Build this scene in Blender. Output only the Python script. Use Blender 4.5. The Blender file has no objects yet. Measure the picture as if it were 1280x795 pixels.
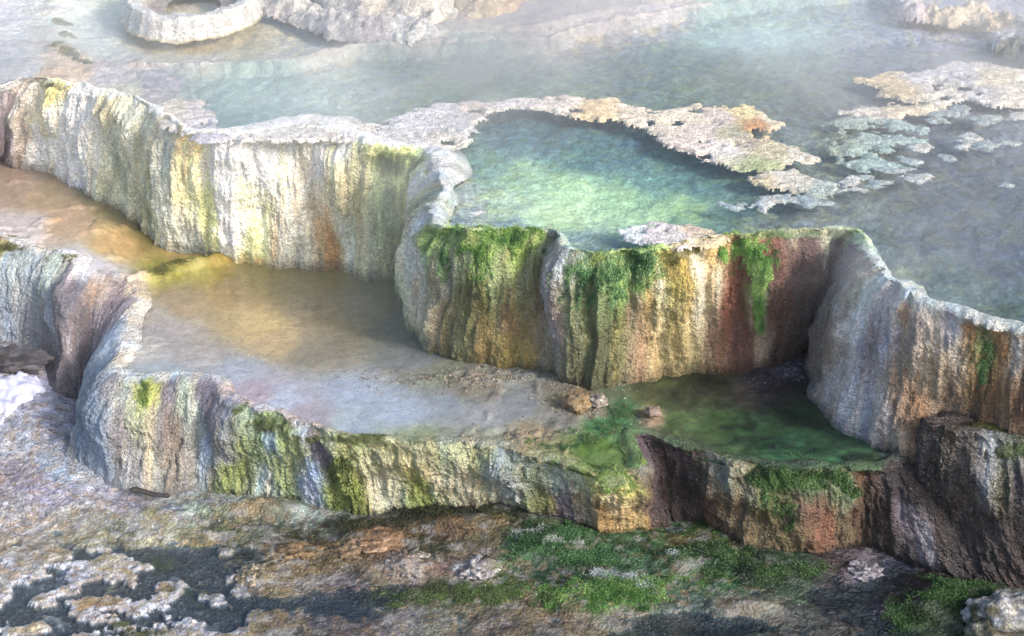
import bpy, math, random
import numpy as np
from mathutils import Vector
# ------------------------------------------------------------------ camera, world, sun, exposure
scene = bpy.context.scene
COL = scene.collection
PITCH = math.radians(30.0)
F = 2030.0                      # focal length in photo pixels (photo is 1280 x 795)
CAM = np.array([0.0, -9.53, 4.5])
cam_d = bpy.data.cameras.new('camera'); cam = bpy.data.objects.new('camera', cam_d); COL.objects.link(cam)
cam.location = CAM.tolist(); cam.rotation_euler = (math.pi/2 - PITCH, 0, 0)
cam_d.lens = 36.0*F/1280.0; cam_d.sensor_width = 36.0; cam_d.clip_start = 0.1; cam_d.clip_end = 3000.0
scene.camera = cam

SUN_DIR = Vector((0.72, -0.52, 0.52)).normalized()      # towards the sun: low, from the right
world = bpy.data.worlds.new('World'); scene.world = world; world.use_nodes = True
wn = world.node_tree; bg = wn.nodes['Background']
sky = wn.nodes.new('ShaderNodeTexSky'); sky.sky_type = 'NISHITA'; sky.sun_disc = False
sky.sun_elevation = math.asin(SUN_DIR.z); sky.sun_rotation = math.atan2(SUN_DIR.x, SUN_DIR.y)
sky.air_density = 1.3; sky.dust_density = 3.0
wn.links.new(sky.outputs[0], bg.inputs[0]); bg.inputs[1].default_value = 0.15
sun_d = bpy.data.lights.new('sun', 'SUN'); sun = bpy.data.objects.new('sun', sun_d); COL.objects.link(sun)
sun_d.energy = 2.3; sun_d.angle = math.radians(11.0); sun_d.color = (1.0, 0.94, 0.86)
sun.rotation_euler = SUN_DIR.to_track_quat('Z', 'Y').to_euler(); sun.location = (6, -3, 8)
scene.view_settings.view_transform = 'Standard'; scene.view_settings.look = 'None'
scene.view_settings.gamma = 1.0; scene.view_settings.exposure = 1.17
scene.view_settings.use_curve_mapping = False
scene.cycles.volume_step_rate = 4.0; scene.cycles.volume_max_steps = 64
scene.cycles.volume_bounces = 0; scene.cycles.max_bounces = 5; scene.cycles.transparent_max_bounces = 16

# ------------------------------------------------------------------ numeric helpers
cp, sp_ = math.cos(PITCH), math.sin(PITCH)
def project(P):
    d = P - CAM
    depth = d[..., 1]*cp - d[..., 2]*sp_
    up = d[..., 1]*sp_ + d[..., 2]*cp
    return 640 + F*d[..., 0]/depth, 397.5 - F*up/depth
def at(px, py, z):
    """points where the photo's pixels meet the level z (a number or a function of x, y)"""
    px = np.asarray(px, float); py = np.asarray(py, float)
    a = (px-640)/F; b = (397.5-py)/F
    dx, dy, dz = a, cp + b*sp_, -sp_ + b*cp
    zz = z if not callable(z) else -1.0
    for _ in range(12 if callable(z) else 1):
        t = (zz - CAM[2])/dz
        x, y = CAM[0]+dx*t, CAM[1]+dy*t
        if callable(z): zz = 0.5*zz + 0.5*z(x, y)
    zz = zz + np.zeros_like(x)
    return np.stack([x, y, zz], -1)
def ss(a, b, x):
    t = np.clip((x-a)/(b-a), 0, 1); return t*t*(3-2*t)
_tb = np.random.RandomState(7).rand(4, 256, 256)
def vn(x, y, k=0):
    xi = np.floor(x).astype(int); yi = np.floor(y).astype(int); fx = x-xi; fy = y-yi
    fx = fx*fx*fx*(fx*(fx*6-15)+10); fy = fy*fy*fy*(fy*(fy*6-15)+10)
    T = _tb[k % 4]; o = 37*k
    x0 = (xi+o) & 255; x1 = (xi+o+1) & 255; y0 = (yi+o) & 255; y1 = (yi+o+1) & 255
    return (T[x0, y0]*(1-fx)+T[x1, y0]*fx)*(1-fy) + (T[x0, y1]*(1-fx)+T[x1, y1]*fx)*fy
def fbm(x, y, o=4, k=0, g=0.5):
    s = 0; a = 1; n = 0; c, q = 0.8, 0.6
    for i in range(o):
        s = s + a*vn(x, y, k+i); n += a; a *= g
        x, y = (c*x-q*y)*2.03+11.7, (q*x+c*y)*2.03+5.3
    return s/n*2-1
def ridge(x, y, o=3, k=0):
    s = 0; a = 1; n = 0
    for i in range(o):
        s = s + a*(1-abs(vn(x, y, k+i)*2-1)); n += a; a *= .5; x = x*2.1+3.1; y = y*2.1+9.2
    return s/n
def worley(x, y, k=0):
    xi = np.floor(x).astype(int); yi = np.floor(y).astype(int)
    best = np.full(x.shape, 9.0); sec = np.full(x.shape, 9.0); A = _tb[k % 4]; B = _tb[(k+1) % 4]
    for i in (-1, 0, 1):
        for j in (-1, 0, 1):
            cx = (xi+i) & 255; cy = (yi+j) & 255
            d = (xi+i+A[cx, cy]-x)**2 + (yi+j+B[cx, cy]-y)**2
            sec = np.where(d < best, best, np.minimum(sec, d)); best = np.minimum(best, d)
    return np.sqrt(best), np.sqrt(sec)
def lin(h):
    h = h.lstrip('#'); v = np.array([int(h[i:i+2], 16)/255 for i in (0, 2, 4)])
    return np.where(v <= .04045, v/12.92, ((v+.055)/1.055)**2.4)
def parse(s):
    P = [];
    for e in s.replace('\n', ';').split(';'):
        e = e.split()
        if len(e) == 3: P.append((float(e[0]), float(e[1]), *lin(e[2])))
    return np.array(P)
def shepard(U, V, u, v, c, soft, p=2.6):
    W = np.zeros(U.shape); A = np.zeros(U.shape+(3,))
    lc = np.log(np.maximum(c, 1e-3))
    for i in range(len(u)):
        w = ((U-u[i])**2 + (V-v[i])**2 + soft**2)**(-p)
        W += w; A += w[..., None]*lc[i]
    return np.exp(A/W[..., None])
def inpoly(X, Y, poly):
    r = np.zeros(X.shape, bool); n = len(poly)
    for i in range(n):
        x0, y0 = poly[i]; x1, y1 = poly[(i+1) % n]
        if y0 == y1: continue
        c = ((y0 > Y) != (y1 > Y)) & (X < (x1-x0)*(Y-y0)/(y1-y0)+x0)
        r ^= c
    return r
def set_props(o, label=None, cat=None, group=None, kind=None):
    for k, v in (('label', label), ('category', cat), ('group', group), ('kind', kind)):
        if v: o[k] = v
    return o
def make_mesh(name, V, Fc, mat, C=None, smooth=True, parent=None):
    me = bpy.data.meshes.new(name); V = np.asarray(V, np.float32).reshape(-1, 3); Fc = np.asarray(Fc, np.int32)
    k = Fc.shape[1]
    me.vertices.add(len(V)); me.vertices.foreach_set('co', V.ravel())
    me.loops.add(Fc.size); me.loops.foreach_set('vertex_index', Fc.ravel())
    me.polygons.add(len(Fc)); me.polygons.foreach_set('loop_start', np.arange(0, Fc.size, k, dtype=np.int32))
    me.polygons.foreach_set('loop_total', np.full(len(Fc), k, np.int32))
    me.update(calc_edges=True); me.validate()
    me.polygons.foreach_set('use_smooth', np.full(len(Fc), smooth, bool))
    if C is not None:
        a = me.color_attributes.new('Col', 'FLOAT_COLOR', 'POINT')
        c4 = np.ones((len(V), 4), np.float32); c4[:, :3] = np.asarray(C).reshape(-1, 3); a.data.foreach_set('color', c4.ravel())
    me.materials.append(mat)
    o = bpy.data.objects.new(name, me); COL.objects.link(o)
    if parent: o.parent = parent
    return o
def grid_faces(n, m, keep=None):
    i = np.arange(n*m).reshape(n, m)
    q = np.stack([i[:-1, :-1], i[1:, :-1], i[1:, 1:], i[:-1, 1:]], -1)
    q = q.reshape(-1, 4) if keep is None else q[keep]
    return q
def compact(V, Fc, C=None):
    u, inv = np.unique(Fc.ravel(), return_inverse=True)
    return V.reshape(-1, 3)[u], inv.reshape(Fc.shape), (None if C is None else C.reshape(-1, 3)[u])

# ------------------------------------------------------------------ materials
def node_mat(name): 
    m = bpy.data.materials.new(name); m.use_nodes = True
    nt = m.node_tree; return m, nt, nt.nodes['Principled BSDF']
def N(nt, t, **kw):
    n = nt.nodes.new(t)
    for k, v in kw.items():
        if k in n.inputs: n.inputs[k].default_value = v
        else: setattr(n, k, v)
    return n
def rock_mat(name, rough=(0.35, 0.75), spec=0.5, scale=(1, 1, 1), bump=0.6, cell=45.0, fine=160.0, dist=0.012, vary=0.5, col=None, fleck=0.0, grain=0.0, gscale=70.0):
    m, nt, b = node_mat(name); L = nt.links.new
    tc = N(nt, 'ShaderNodeTexCoord'); mp = N(nt, 'ShaderNodeMapping'); mp.inputs['Scale'].default_value = scale
    L(tc.outputs['Object'], mp.inputs['Vector'])
    n1 = N(nt, 'ShaderNodeTexNoise', Scale=14.0, Detail=6.0, Roughness=0.6); L(mp.outputs[0], n1.inputs['Vector'])
    n2 = N(nt, 'ShaderNodeTexNoise', Scale=fine, Detail=4.0, Roughness=0.7); L(mp.outputs[0], n2.inputs['Vector'])
    vo = N(nt, 'ShaderNodeTexVoronoi', Scale=cell); vo.feature = 'SMOOTH_F1'; vo.inputs['Smoothness'].default_value = 0.5
    L(mp.outputs[0], vo.inputs['Vector'])
    if col is None:
        at_ = N(nt, 'ShaderNodeAttribute'); at_.attribute_name = 'Col'; src = at_.outputs['Color']
    else:
        rgb = N(nt, 'ShaderNodeRGB'); rgb.outputs[0].default_value = (*col, 1); src = rgb.outputs[0]
    r1 = N(nt, 'ShaderNodeMapRange'); L(n1.outputs['Fac'], r1.inputs[0])
    for k, v in ((1, .3), (2, .7), (3, 1-vary*.6), (4, 1+vary*.6)): r1.inputs[k].default_value = v
    r2 = N(nt, 'ShaderNodeMapRange'); L(n2.outputs['Fac'], r2.inputs[0])
    for k, v in ((1, .3), (2, .7), (3, 1-vary), (4, 1+vary)): r2.inputs[k].default_value = v
    mm = N(nt, 'ShaderNodeMath', operation='MULTIPLY'); L(r1.outputs[0], mm.inputs[0]); L(r2.outputs[0], mm.inputs[1])
    mx = N(nt, 'ShaderNodeVectorMath', operation='SCALE'); L(src, mx.inputs[0]); L(mm.outputs[0], mx.inputs['Scale'])
    out = mx.outputs[0]
    if grain > 0:
        nd = N(nt, 'ShaderNodeTexNoise', Scale=gscale*.6, Detail=2.0); L(tc.outputs['Object'], nd.inputs['Vector'])
        dv = N(nt, 'ShaderNodeVectorMath', operation='MULTIPLY_ADD'); L(nd.outputs['Color'], dv.inputs[0]); dv.inputs[1].default_value = (.012,)*3; L(tc.outputs['Object'], dv.inputs[2])
        vg = N(nt, 'ShaderNodeTexVoronoi', Scale=gscale); L(dv.outputs[0], vg.inputs['Vector'])
        sp = N(nt, 'ShaderNodeSeparateColor'); L(vg.outputs['Color'], sp.inputs[0])
        g1 = N(nt, 'ShaderNodeMapRange'); L(sp.outputs[0], g1.inputs[0]); g1.inputs[3].default_value = 1-grain; g1.inputs[4].default_value = 1+grain
        g2 = N(nt, 'ShaderNodeMapRange'); L(vg.outputs['Distance'], g2.inputs[0])
        for k, v in ((1, .15), (2, .75), (3, 1.12), (4, 1-grain*.7)): g2.inputs[k].default_value = v
        gm = N(nt, 'ShaderNodeMath', operation='MULTIPLY'); L(g1.outputs[0], gm.inputs[0]); L(g2.outputs[0], gm.inputs[1])
        gx = N(nt, 'ShaderNodeVectorMath', operation='SCALE'); L(out, gx.inputs[0]); L(gm.outputs[0], gx.inputs['Scale']); out = gx.outputs[0]
    if fleck > 0:
        n4 = N(nt, 'ShaderNodeTexNoise', Scale=95.0, Detail=3.0, Roughness=0.6); L(tc.outputs['Object'], n4.inputs['Vector'])
        cr = N(nt, 'ShaderNodeMapRange'); L(n4.outputs['Fac'], cr.inputs[0])
        for k, v in ((1, .60), (2, .70), (3, 0), (4, fleck)): cr.inputs[k].default_value = v
        mc = N(nt, 'ShaderNodeMixRGB'); L(cr.outputs[0], mc.inputs[0]); L(out, mc.inputs[1]); mc.inputs[2].default_value = (.62, .60, .62, 1)
        out = mc.outputs[0]
    L(out, b.inputs['Base Color'])
    rr = N(nt, 'ShaderNodeMapRange'); L(n1.outputs['Fac'], rr.inputs[0])
    for k, v in ((1, .3), (2, .7), (3, rough[0]), (4, rough[1])): rr.inputs[k].default_value = v
    L(rr.outputs[0], b.inputs['Roughness']); b.inputs['Specular IOR Level'].default_value = spec
    ad = N(nt, 'ShaderNodeMath', operation='MULTIPLY_ADD'); L(vo.outputs['Distance'], ad.inputs[0]); ad.inputs[1].default_value = -0.8; L(n2.outputs['Fac'], ad.inputs[2])
    if grain > 0:
        ad0 = ad; ad = N(nt, 'ShaderNodeMath', operation='MULTIPLY_ADD'); L(vg.outputs['Distance'], ad.inputs[0]); ad.inputs[1].default_value = -0.9; L(ad0.outputs[0], ad.inputs[2])
    bp = N(nt, 'ShaderNodeBump', Strength=bump, Distance=dist); L(ad.outputs[0], bp.inputs['Height']); L(bp.outputs[0], b.inputs['Normal'])
    return m
M_WALL = rock_mat('drapery_travertine', scale=(1, 1, .38), rough=(.3, .7), bump=.9, cell=55, fine=170, dist=.018, vary=.4, fleck=.22, grain=.20, gscale=70)
M_DARK = rock_mat('wet_dark_travertine', scale=(1, 1, .38), rough=(.12, .45), bump=1.0, cell=50, fine=150, dist=.02, vary=.5, fleck=.55, grain=.35, gscale=55)  # strong pale flecks paint the wet sparkle into the colour
M_BED = rock_mat('wet_pool_bed', rough=(.5, .85), bump=.5, cell=40, fine=110, dist=.01, vary=.32, grain=.14, gscale=42)
M_SILT = rock_mat('silt', rough=(.45, .8), bump=.35, cell=70, fine=150, dist=.006, vary=.24, grain=.09, gscale=75)
M_GROUND = rock_mat('crusted_wet_ground', rough=(.2, .75), bump=.7, cell=45, fine=120, dist=.012, vary=.5, fleck=.12, grain=.2, gscale=60)
M_CRUST = rock_mat('pale_mineral_crust', rough=(.5, .85), bump=.8, cell=60, fine=140, dist=.01, vary=.4, grain=.25, gscale=50)
M_MOSS = rock_mat('wet_moss', rough=(.4, .7), bump=.2, vary=.3)
M_WOOD = rock_mat('charred_wood', rough=(.6, .9), bump=.8, cell=90, fine=200, dist=.004, vary=.6, col=(.02, .017, .018))
M_ROCK = rock_mat('rough_rock', rough=(.4, .8), bump=.9, cell=30, fine=120, dist=.012, vary=.5)
M_SNOW = rock_mat('old_snow', rough=(.6, .9), bump=.4, cell=30, fine=90, dist=.008, vary=.08)
def water_mat(name, ior, rip, tint, bumpd=.006, strength=.25, sc=(1, 2.2, 1)):
    m = bpy.data.materials.new(name); m.use_nodes = True; nt = m.node_tree; nt.nodes.clear(); L = nt.links.new
    out = N(nt, 'ShaderNodeOutputMaterial'); mix = N(nt, 'ShaderNodeMixShader'); tr = N(nt, 'ShaderNodeBsdfTransparent'); gl = N(nt, 'ShaderNodeBsdfGlossy', Roughness=.06)
    tr.inputs[0].default_value = (*tint, 1)
    tc = N(nt, 'ShaderNodeTexCoord'); mp = N(nt, 'ShaderNodeMapping'); mp.inputs['Scale'].default_value = sc
    L(tc.outputs['Object'], mp.inputs[0])
    n = N(nt, 'ShaderNodeTexNoise', Scale=rip, Detail=4.0, Roughness=.55); L(mp.outputs[0], n.inputs['Vector'])
    bp = N(nt, 'ShaderNodeBump', Strength=strength, Distance=bumpd); L(n.outputs['Fac'], bp.inputs['Height'])
    L(bp.outputs[0], gl.inputs['Normal'])
    ge = N(nt, 'ShaderNodeNewGeometry'); dt = N(nt, 'ShaderNodeVectorMath', operation='DOT_PRODUCT'); L(bp.outputs[0], dt.inputs[0]); L(ge.outputs['Incoming'], dt.inputs[1])
    ab = N(nt, 'ShaderNodeMath', operation='ABSOLUTE'); L(dt.outputs['Value'], ab.inputs[0])
    om = N(nt, 'ShaderNodeMath', operation='SUBTRACT', use_clamp=True); om.inputs[0].default_value = 1.0; L(ab.outputs[0], om.inputs[1])
    pw = N(nt, 'ShaderNodeMath', operation='POWER'); L(om.outputs[0], pw.inputs[0]); pw.inputs[1].default_value = 5.0
    f0 = ((ior-1)/(ior+1))**2; fm = N(nt, 'ShaderNodeMath', operation='MULTIPLY_ADD', use_clamp=True); L(pw.outputs[0], fm.inputs[0]); fm.inputs[1].default_value = 1-f0; fm.inputs[2].default_value = f0
    L(fm.outputs[0], mix.inputs[0]); L(tr.outputs[0], mix.inputs[1]); L(gl.outputs[0], mix.inputs[2]); L(mix.outputs[0], out.inputs['Surface'])
    return m
M_WATER = water_mat('spring_water', 1.33, 16.0, (.97, .975, .95), strength=.16)
M_SHALLOW = water_mat('shallow_water', 1.45, 22.0, (.97, .97, .96), strength=.22)
M_LOW = water_mat('runoff_water', 1.5, 18.0, (.72, .80, .86), strength=.12)

# ------------------------------------------------------------------ levels
def lvl0(x, y): return 0.0*x
def lvl1(x, y):
    px, py = project(np.stack([x, y, -1.0+0*x], -1))
    u = (230-px)/160 + (345-py)/300
    return -1.0 + 0.2*ss(.1, .9, u)
def lvl2(x, y):
    px, py = project(np.stack([x, y, -1.6+0*x], -1))
    z = -1.6 + 0.25*ss(220, 0, px)*ss(640, 500, py)
    z = z + 0.14*np.exp(-((px-650)/130)**2)*ss(720, 640, py)
    return z - 0.13*ss(900, 1200, px)
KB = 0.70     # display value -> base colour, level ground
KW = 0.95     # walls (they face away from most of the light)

def cr_interp(P, n_per):
    """Catmull-Rom through the rows of P, evenly spaced by the length of the mean of the two curves"""
    Q = np.vstack([2*P[0]-P[1], P, 2*P[-1]-P[-2]]); out = []
    for i in range(1, len(Q)-2):
        t = np.linspace(0, 1, 40, endpoint=False)[:, None]
        a, b, c, d = Q[i-1], Q[i], Q[i+1], Q[i+2]
        m1 = (c-a)*.42; m2 = (d-b)*.42
        out.append((2*t**3-3*t**2+1)*b + (t**3-2*t**2+t)*m1 + (-2*t**3+3*t**2)*c + (t**3-t**2)*m2)
    out.append(P[-1:]); D = np.vstack(out)
    seg = np.linalg.norm(np.diff(.5*(D[:, :2]+D[:, 3:5]), axis=0), axis=1); s = np.r_[0, np.cumsum(seg)]
    S = np.arange(0, s[-1], n_per)
    return S, np.stack([np.interp(S, s, D[:, k]) for k in range(D.shape[1])], -1)
def smooth1(a, w):
    k = np.hanning(2*w+3)[1:-1]; k /= k.sum(); return np.convolve(np.pad(a, w, mode='edge'), k, 'valid')

class Wall: pass
def build_wall(name, pairs, ztop, zfoot, colors, ds=.0065, nv=170, inner=.16, rim=.018, seed=0, fold=1.0, lipbulge=.03, bed_drop=.07, K=None, mat=None, innerf=None, bedc=None, wobk=1.0, foot_ext=.12, warp=.05, pebble=1.0):
    A = np.array(pairs, float)
    T = at(A[:, 0], A[:, 1], ztop); B = at(A[:, 2], A[:, 3], zfoot)
    S, Q = cr_interp(np.hstack([T, B]), ds)
    T, B = Q[:, :3].copy(), Q[:, 3:].copy()
    mean = .35*T[:, :2]+.65*B[:, :2]
    tx = smooth1(np.gradient(mean[:, 0]), 22); ty = smooth1(np.gradient(mean[:, 1]), 22)
    l = np.hypot(tx, ty)+1e-9; nx, ny = ty/l, -tx/l
    W = Wall(); W.S = S; W.T = T.copy(); W.n = np.stack([nx, ny], -1)
    # small wobble of the lip itself
    wob = wobk*(.055*fbm(S*2.9, S*0+seed, 3, 1) + .030*fbm(S*10, S*0+seed, 3, 2))
    T[:, 0] += nx*wob; T[:, 1] += ny*wob
    W.lip = T.copy()
    ni = 12
    tt = np.r_[np.linspace(0, 1, nv), [1.03, 1.08]]
    # z moves more slowly close to the lip so the vertices are even around the rounding
    tz = np.clip(tt, 0, 1)**1.12
    g = .24*(1-np.exp(-tt/.06)) + .76*np.clip(tt, 0, 1) + .10*np.clip((tt-.86)/.14, 0, 1.5)**2
    g[tt > 1] = 1.1 + (tt[tt > 1]-1)*.5
    sB, tB = np.meshgrid(S, tt, indexing='ij')
    X = T[:, None, 0]*(1-g)+B[:, None, 0]*g; Y = T[:, None, 1]*(1-g)+B[:, None, 1]*g
    Z = T[:, None, 2]*(1-tz)+B[:, None, 2]*tz
    Z[:, tt > 1] = B[:, None, 2] - (tt[tt > 1]-1)[None]*foot_ext*12
    # folds
    sw = sB + warp*fbm(sB*2.3, tB*2.2+seed, 3, 0)
    r1 = ridge(sw*2.1+seed, tB*.35, 2, 1)-.55
    r2 = ridge(sw*7.5+seed*3, tB*.8+.2*sB, 2, 2)-.55
    r3 = fbm(sw*24, tB*2.2, 3, 3)
    gx = .5*fbm(sB*20, tB*15+seed, 3, 0)
    w1, w2 = worley(sw*40+gx, tB*27+seed+.7*fbm(sB*23+8, tB*14, 3, 1), 1)
    w3, w4 = worley(sw*85+gx*2, tB*58+seed+gx, 2)
    lump = fbm(sB*6, tB*6+seed, 4, 2)
    env = ss(0, .22, tB)*(1-.55*ss(.75, 1.0, tB)); e2 = .35+.65*ss(0, .15, tB)
    lb, _ = worley(sw*2.4+seed, tB*.85+.35*fbm(sB*2, tB*0, 2, 1), 3); lb2, _ = worley(sw*5.5+seed, tB*1.7, 0)
    bul = .13*fold*(.45-lb)*ss(0, .15, tB)+.05*fold*(.45-lb2)*ss(0, .1, tB)+lipbulge*np.sin(np.pi*np.clip(tB*1.6, 0, 1))**.8
    disp = fold*(.15*r1*env + .060*r2*env + .020*r3*e2) + .03*lump*e2 + pebble*((.007+.006*lump)*(.5-w1)*e2 + .005*(.5-w3)*e2) + .012*ridge(sw*17+seed, tB*1.6+.3*lump, 2, 3)*e2 + bul + .012*fbm(sw*55, tB*9, 3, 2)*e2
    disp = disp + .05*ss(.16, .0, tB)*fbm(sB*9, tB*8+seed, 4, 0)
    Z[:, :tt.size] += .03*ss(.2, .0, tB)*fbm(sB*7+4, tB*9+seed, 4, 2)
    X += nx[:, None]*disp; Y += ny[:, None]*disp
    # inner rows: rim crown then slope under the water
    q = np.linspace(1, 0, ni, endpoint=False)
    iw = (inner if innerf is None else innerf(*project(W.T)))*np.ones(len(S)); iw = (smooth1(iw, 12)*(1+.35*fbm(S*4, S*0, 3, 1)))[:, None]; W.iw = iw[:, 0]
    Xi = T[:, None, 0]-nx[:, None]*q*iw; Yi = T[:, None, 1]-ny[:, None]*q*iw
    iw = (inner if innerf is None else innerf(*project(W.T)))*np.ones(len(S)); iw = (smooth1(iw, 12)*(1+.35*fbm(S*4, S*0, 3, 1)))[:, None]; W.iw = iw[:, 0]
    Xi = T[:, None, 0]-nx[:, None]*q*iw; Yi = T[:, None, 1]-ny[:, None]*q*iw
    cn = fbm(Xi*5, Yi*5+seed, 4, 3)
    crown = rim*np.exp(-((q-.12)/.33)**2)[None]*(.55+1.1*(cn+.35)) - bed_drop*ss(.45, 1., q)[None] + .016*fbm(Xi*17, Yi*17, 4, 1)*(1-q[None]); Zi = T[:, None, 2]+crown
    Z[:, :6] += rim*.5*(1-tt[:6]/tt[6])[None]*(.55+1.1*(fbm(S[:, None]*5+seed, np.zeros((1, 6)), 3, 3)+.35))
    X = np.hstack([Xi, X]); Y = np.hstack([Yi, Y]); Z = np.hstack([Zi, Z])
    P = np.stack([X, Y, Z], -1); W.P = P; W.ni = ni
    tfull = np.r_[-q*.16, tt]; W.t = tfull
    PX, PY = project(P); W.PX, W.PY = PX, PY
    # colours: each control point is looked up on the sheet, blending runs along the fall lines
    C = parse(colors); ci = []
    st = 6
    for r in C:
        d = (PX[::st, ::st]-r[0])**2 + (PY[::st, ::st]-r[1])**2
        k = np.unravel_index(np.argmin(d), d.shape); ci.append((S[k[0]*st], tfull[min(k[1]*st, len(tfull)-1)]))
    ci = np.array(ci)
    SS, TT = np.meshgrid(S, tfull, indexing='ij')
    SW = SS + .07*fbm(SS*5, TT*1.8+seed, 4, 2) + .025*fbm(SS*40, TT*9, 3, 1)
    TW = TT + .12*fbm(SS*14, TT*2, 4, 1) + .07*fbm(SS*50, TT*14, 3, 2)
    col = shepard(SW*1.9, TW*.62, ci[:, 0]*1.9, ci[:, 1]*.62, C[:, 2:], .05, 1.9)
    if bedc:
        Bc = parse(bedc); bcol = shepard(PX+8*fbm(SS*9, TT*9, 3, 0), (PY+4*fbm(SS*9, TT*9, 3, 1))*1.7, Bc[:, 0], Bc[:, 1]*1.7, Bc[:, 2:], 5, 2.2)
        mk = ss(.035, -.02, TT+.05*fbm(SS*16, TT*8, 3, 3))[..., None]; col = col*(1-mk)+bcol*mk
    # streaks and mineral grain that belong to the stone
    stv = fbm(SW*26, TT*1.1, 4, 0)
    sp2 = fbm(SS*60, TT*45, 3, 3)
    wf = np.pad(w1, ((0, 0), (ni, 0)), mode='edge')
    col = col*(1+.42*stv+.24*sp2)[..., None]*(1+.22*fbm(SS*17+3, TT*2.2, 4, 2)[..., None]*np.array([1, .1, -1]))*(1.06-.18*wf)[..., None]
    kk = K(PX, PY)[..., None] if K else KW
    g_ = col.mean(-1, keepdims=True); col = g_+(col-g_)*(.80-.18*ss(880, 980, PX)*ss(420, 560, PY))[..., None]*np.array([1.04, .97, 1.02])
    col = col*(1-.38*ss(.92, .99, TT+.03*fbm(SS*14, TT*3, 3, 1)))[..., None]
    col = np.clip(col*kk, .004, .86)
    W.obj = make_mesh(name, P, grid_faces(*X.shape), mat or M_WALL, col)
    W.obj['kind'] = 'structure'
    return W

# ------------------------------------------------------------------ upper terrace wall
W1P = [(-200,100,-220,195),(-60,106,-70,197),(0,109,-4,198),(30,98,8,198),(60,103,45,211),(110,111,105,234),(150,119,150,258),(190,136,185,290),(215,155,215,306),(240,166,250,313),
(290,168,300,319),(345,160,350,323),(400,162,405,329),(450,176,455,339),(500,185,500,345),(538,190,520,351),(548,222,512,364),(545,258,514,386),(550,284,535,426),
(580,287,560,446),(640,290,620,456),(688,290,680,462),(710,312,705,476),(760,318,750,484),(820,315,820,471),(885,300,890,459),(940,295,945,458),(975,292,968,456),
(1020,289,1000,448),(1066,289,1012,440),(1084,318,1018,470),(1095,343,1035,512),(1120,362,1080,547),(1160,380,1143,567),(1210,398,1198,568),(1280,418,1278,585),(1370,442,1372,610),(1500,470,1510,645)]
W1C = """-30 150 8a7a80;5 130 a49498;8 170 7a6a70;22 140 b9ab9a;45 130 b5a98f;50 190 cfc9c6;70 108 c8b060;62 150 c4bda8;88 140 d9d8e4;92 200 d3d5ea;110 125 cfc4b8;112 220 c5bfb0;125 150 a9a483;125 230 a8a78c
160 170 a9a995;150 220 97987d;175 190 9b9c80;185 240 8e9074;210 200 a3a495;215 260 b0b0a2;235 175 c09a50;230 190 b9ab80;240 240 d5c890;240 300 c9c6b4;262 200 cbc2b0;262 260 e0c878
280 200 f4eee0;285 270 f7f2ea;300 190 f5ead2;312 250 f2dc98;322 300 d8c078;335 200 fbf5ea;332 250 f5d890;347 220 c6bca9;355 280 b5ab98;375 220 bdb3a2;378 290 b7ad98;400 200 d0c4b8
400 250 c3a98c;410 300 a07c4e;425 230 a79e78;435 300 b9b6a0;450 240 98966f;450 320 9d9c80;430 185 e8dfae;480 205 b5c27a;500 200 c9d97e;490 260 8c9468;480 320 98977c;505 300 8f9674
520 230 a8b68d;535 220 bfc5c0;530 280 b4b9bd;520 330 a9b0b4;545 300 6f8f4a;560 292 6fa23c;610 300 5f9a35;660 300 8aa94a;530 360 a49d8e;545 350 8a8873;560 340 b0aba0;545 400 948c78;560 400 7f7a4f
585 330 8e9a70;590 380 5e5d33;600 430 7d7140;620 350 8f9b68;640 400 8a7550;640 440 8a7c34;660 350 8f9570;672 380 8d8372;687 340 9a929a;690 400 8a8088;692 450 8c8478;705 340 a0adb0
715 380 7f8a62;720 440 5f6444;740 340 7f9c62;740 390 6d7c4c;750 450 5a5c3c;770 350 739a4e;775 420 7a7a48;790 340 5c9a40;792 400 978368;800 440 9a7d62;812 330 9ebb55;810 380 a89258
824 350 dccdaa;825 400 d9c690;820 450 b3a072;845 340 a9963e;845 400 a99858;860 440 b5ab7c;872 340 d5c8ae;872 400 c9bfa2;892 350 c2b394;900 430 8e6a50;890 310 c9a96a;925 360 7a4836
925 420 6e3f34;910 400 84523e;945 350 6f8a3a;954 380 b0a68a;957 430 b39a84;970 320 7a4a3c;975 380 6a4034;975 440 5a3c34;985 297 d0d6b8;1010 340 6a4a4a;1005 400 54444c;1040 294 c9d0b0;1060 296 c0c8b4
1040 330 6d5c66;1030 390 5a5260;1056 330 7f7684;1068 350 8d8a90;1040 430 8a7a74;1055 425 c4c3d2;1030 460 8d8480;1045 480 b8b7c4;1072 395 d0d1e0;1060 520 a8a6b4;1080 360 98a09a;1090 420 8c8aa0
1085 500 9896a8;1110 380 a3a7b4;1115 430 a49eae;1110 510 a29ca4;1130 390 a07c5c;1140 430 8a7a74;1130 500 8a705c;1120 560 8d7c70;1165 410 b3a79c;1160 460 b7a898;1150 520 84603f
1190 410 a9a3ac;1185 470 a8957f;1200 510 9a7f68;1210 420 9a6c3c;1205 440 b0a6a0;1230 440 6f8448;1225 470 7a5c38;1250 430 a5764a;1250 480 9a7750;1272 440 b0b0ba;1275 490 6a4a34;1240 520 7a5c46
1150 376 b8c0c4;1100 350 a4b4b4"""  # near-white strip colours include sunlight, the recess colours include cast shade
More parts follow.
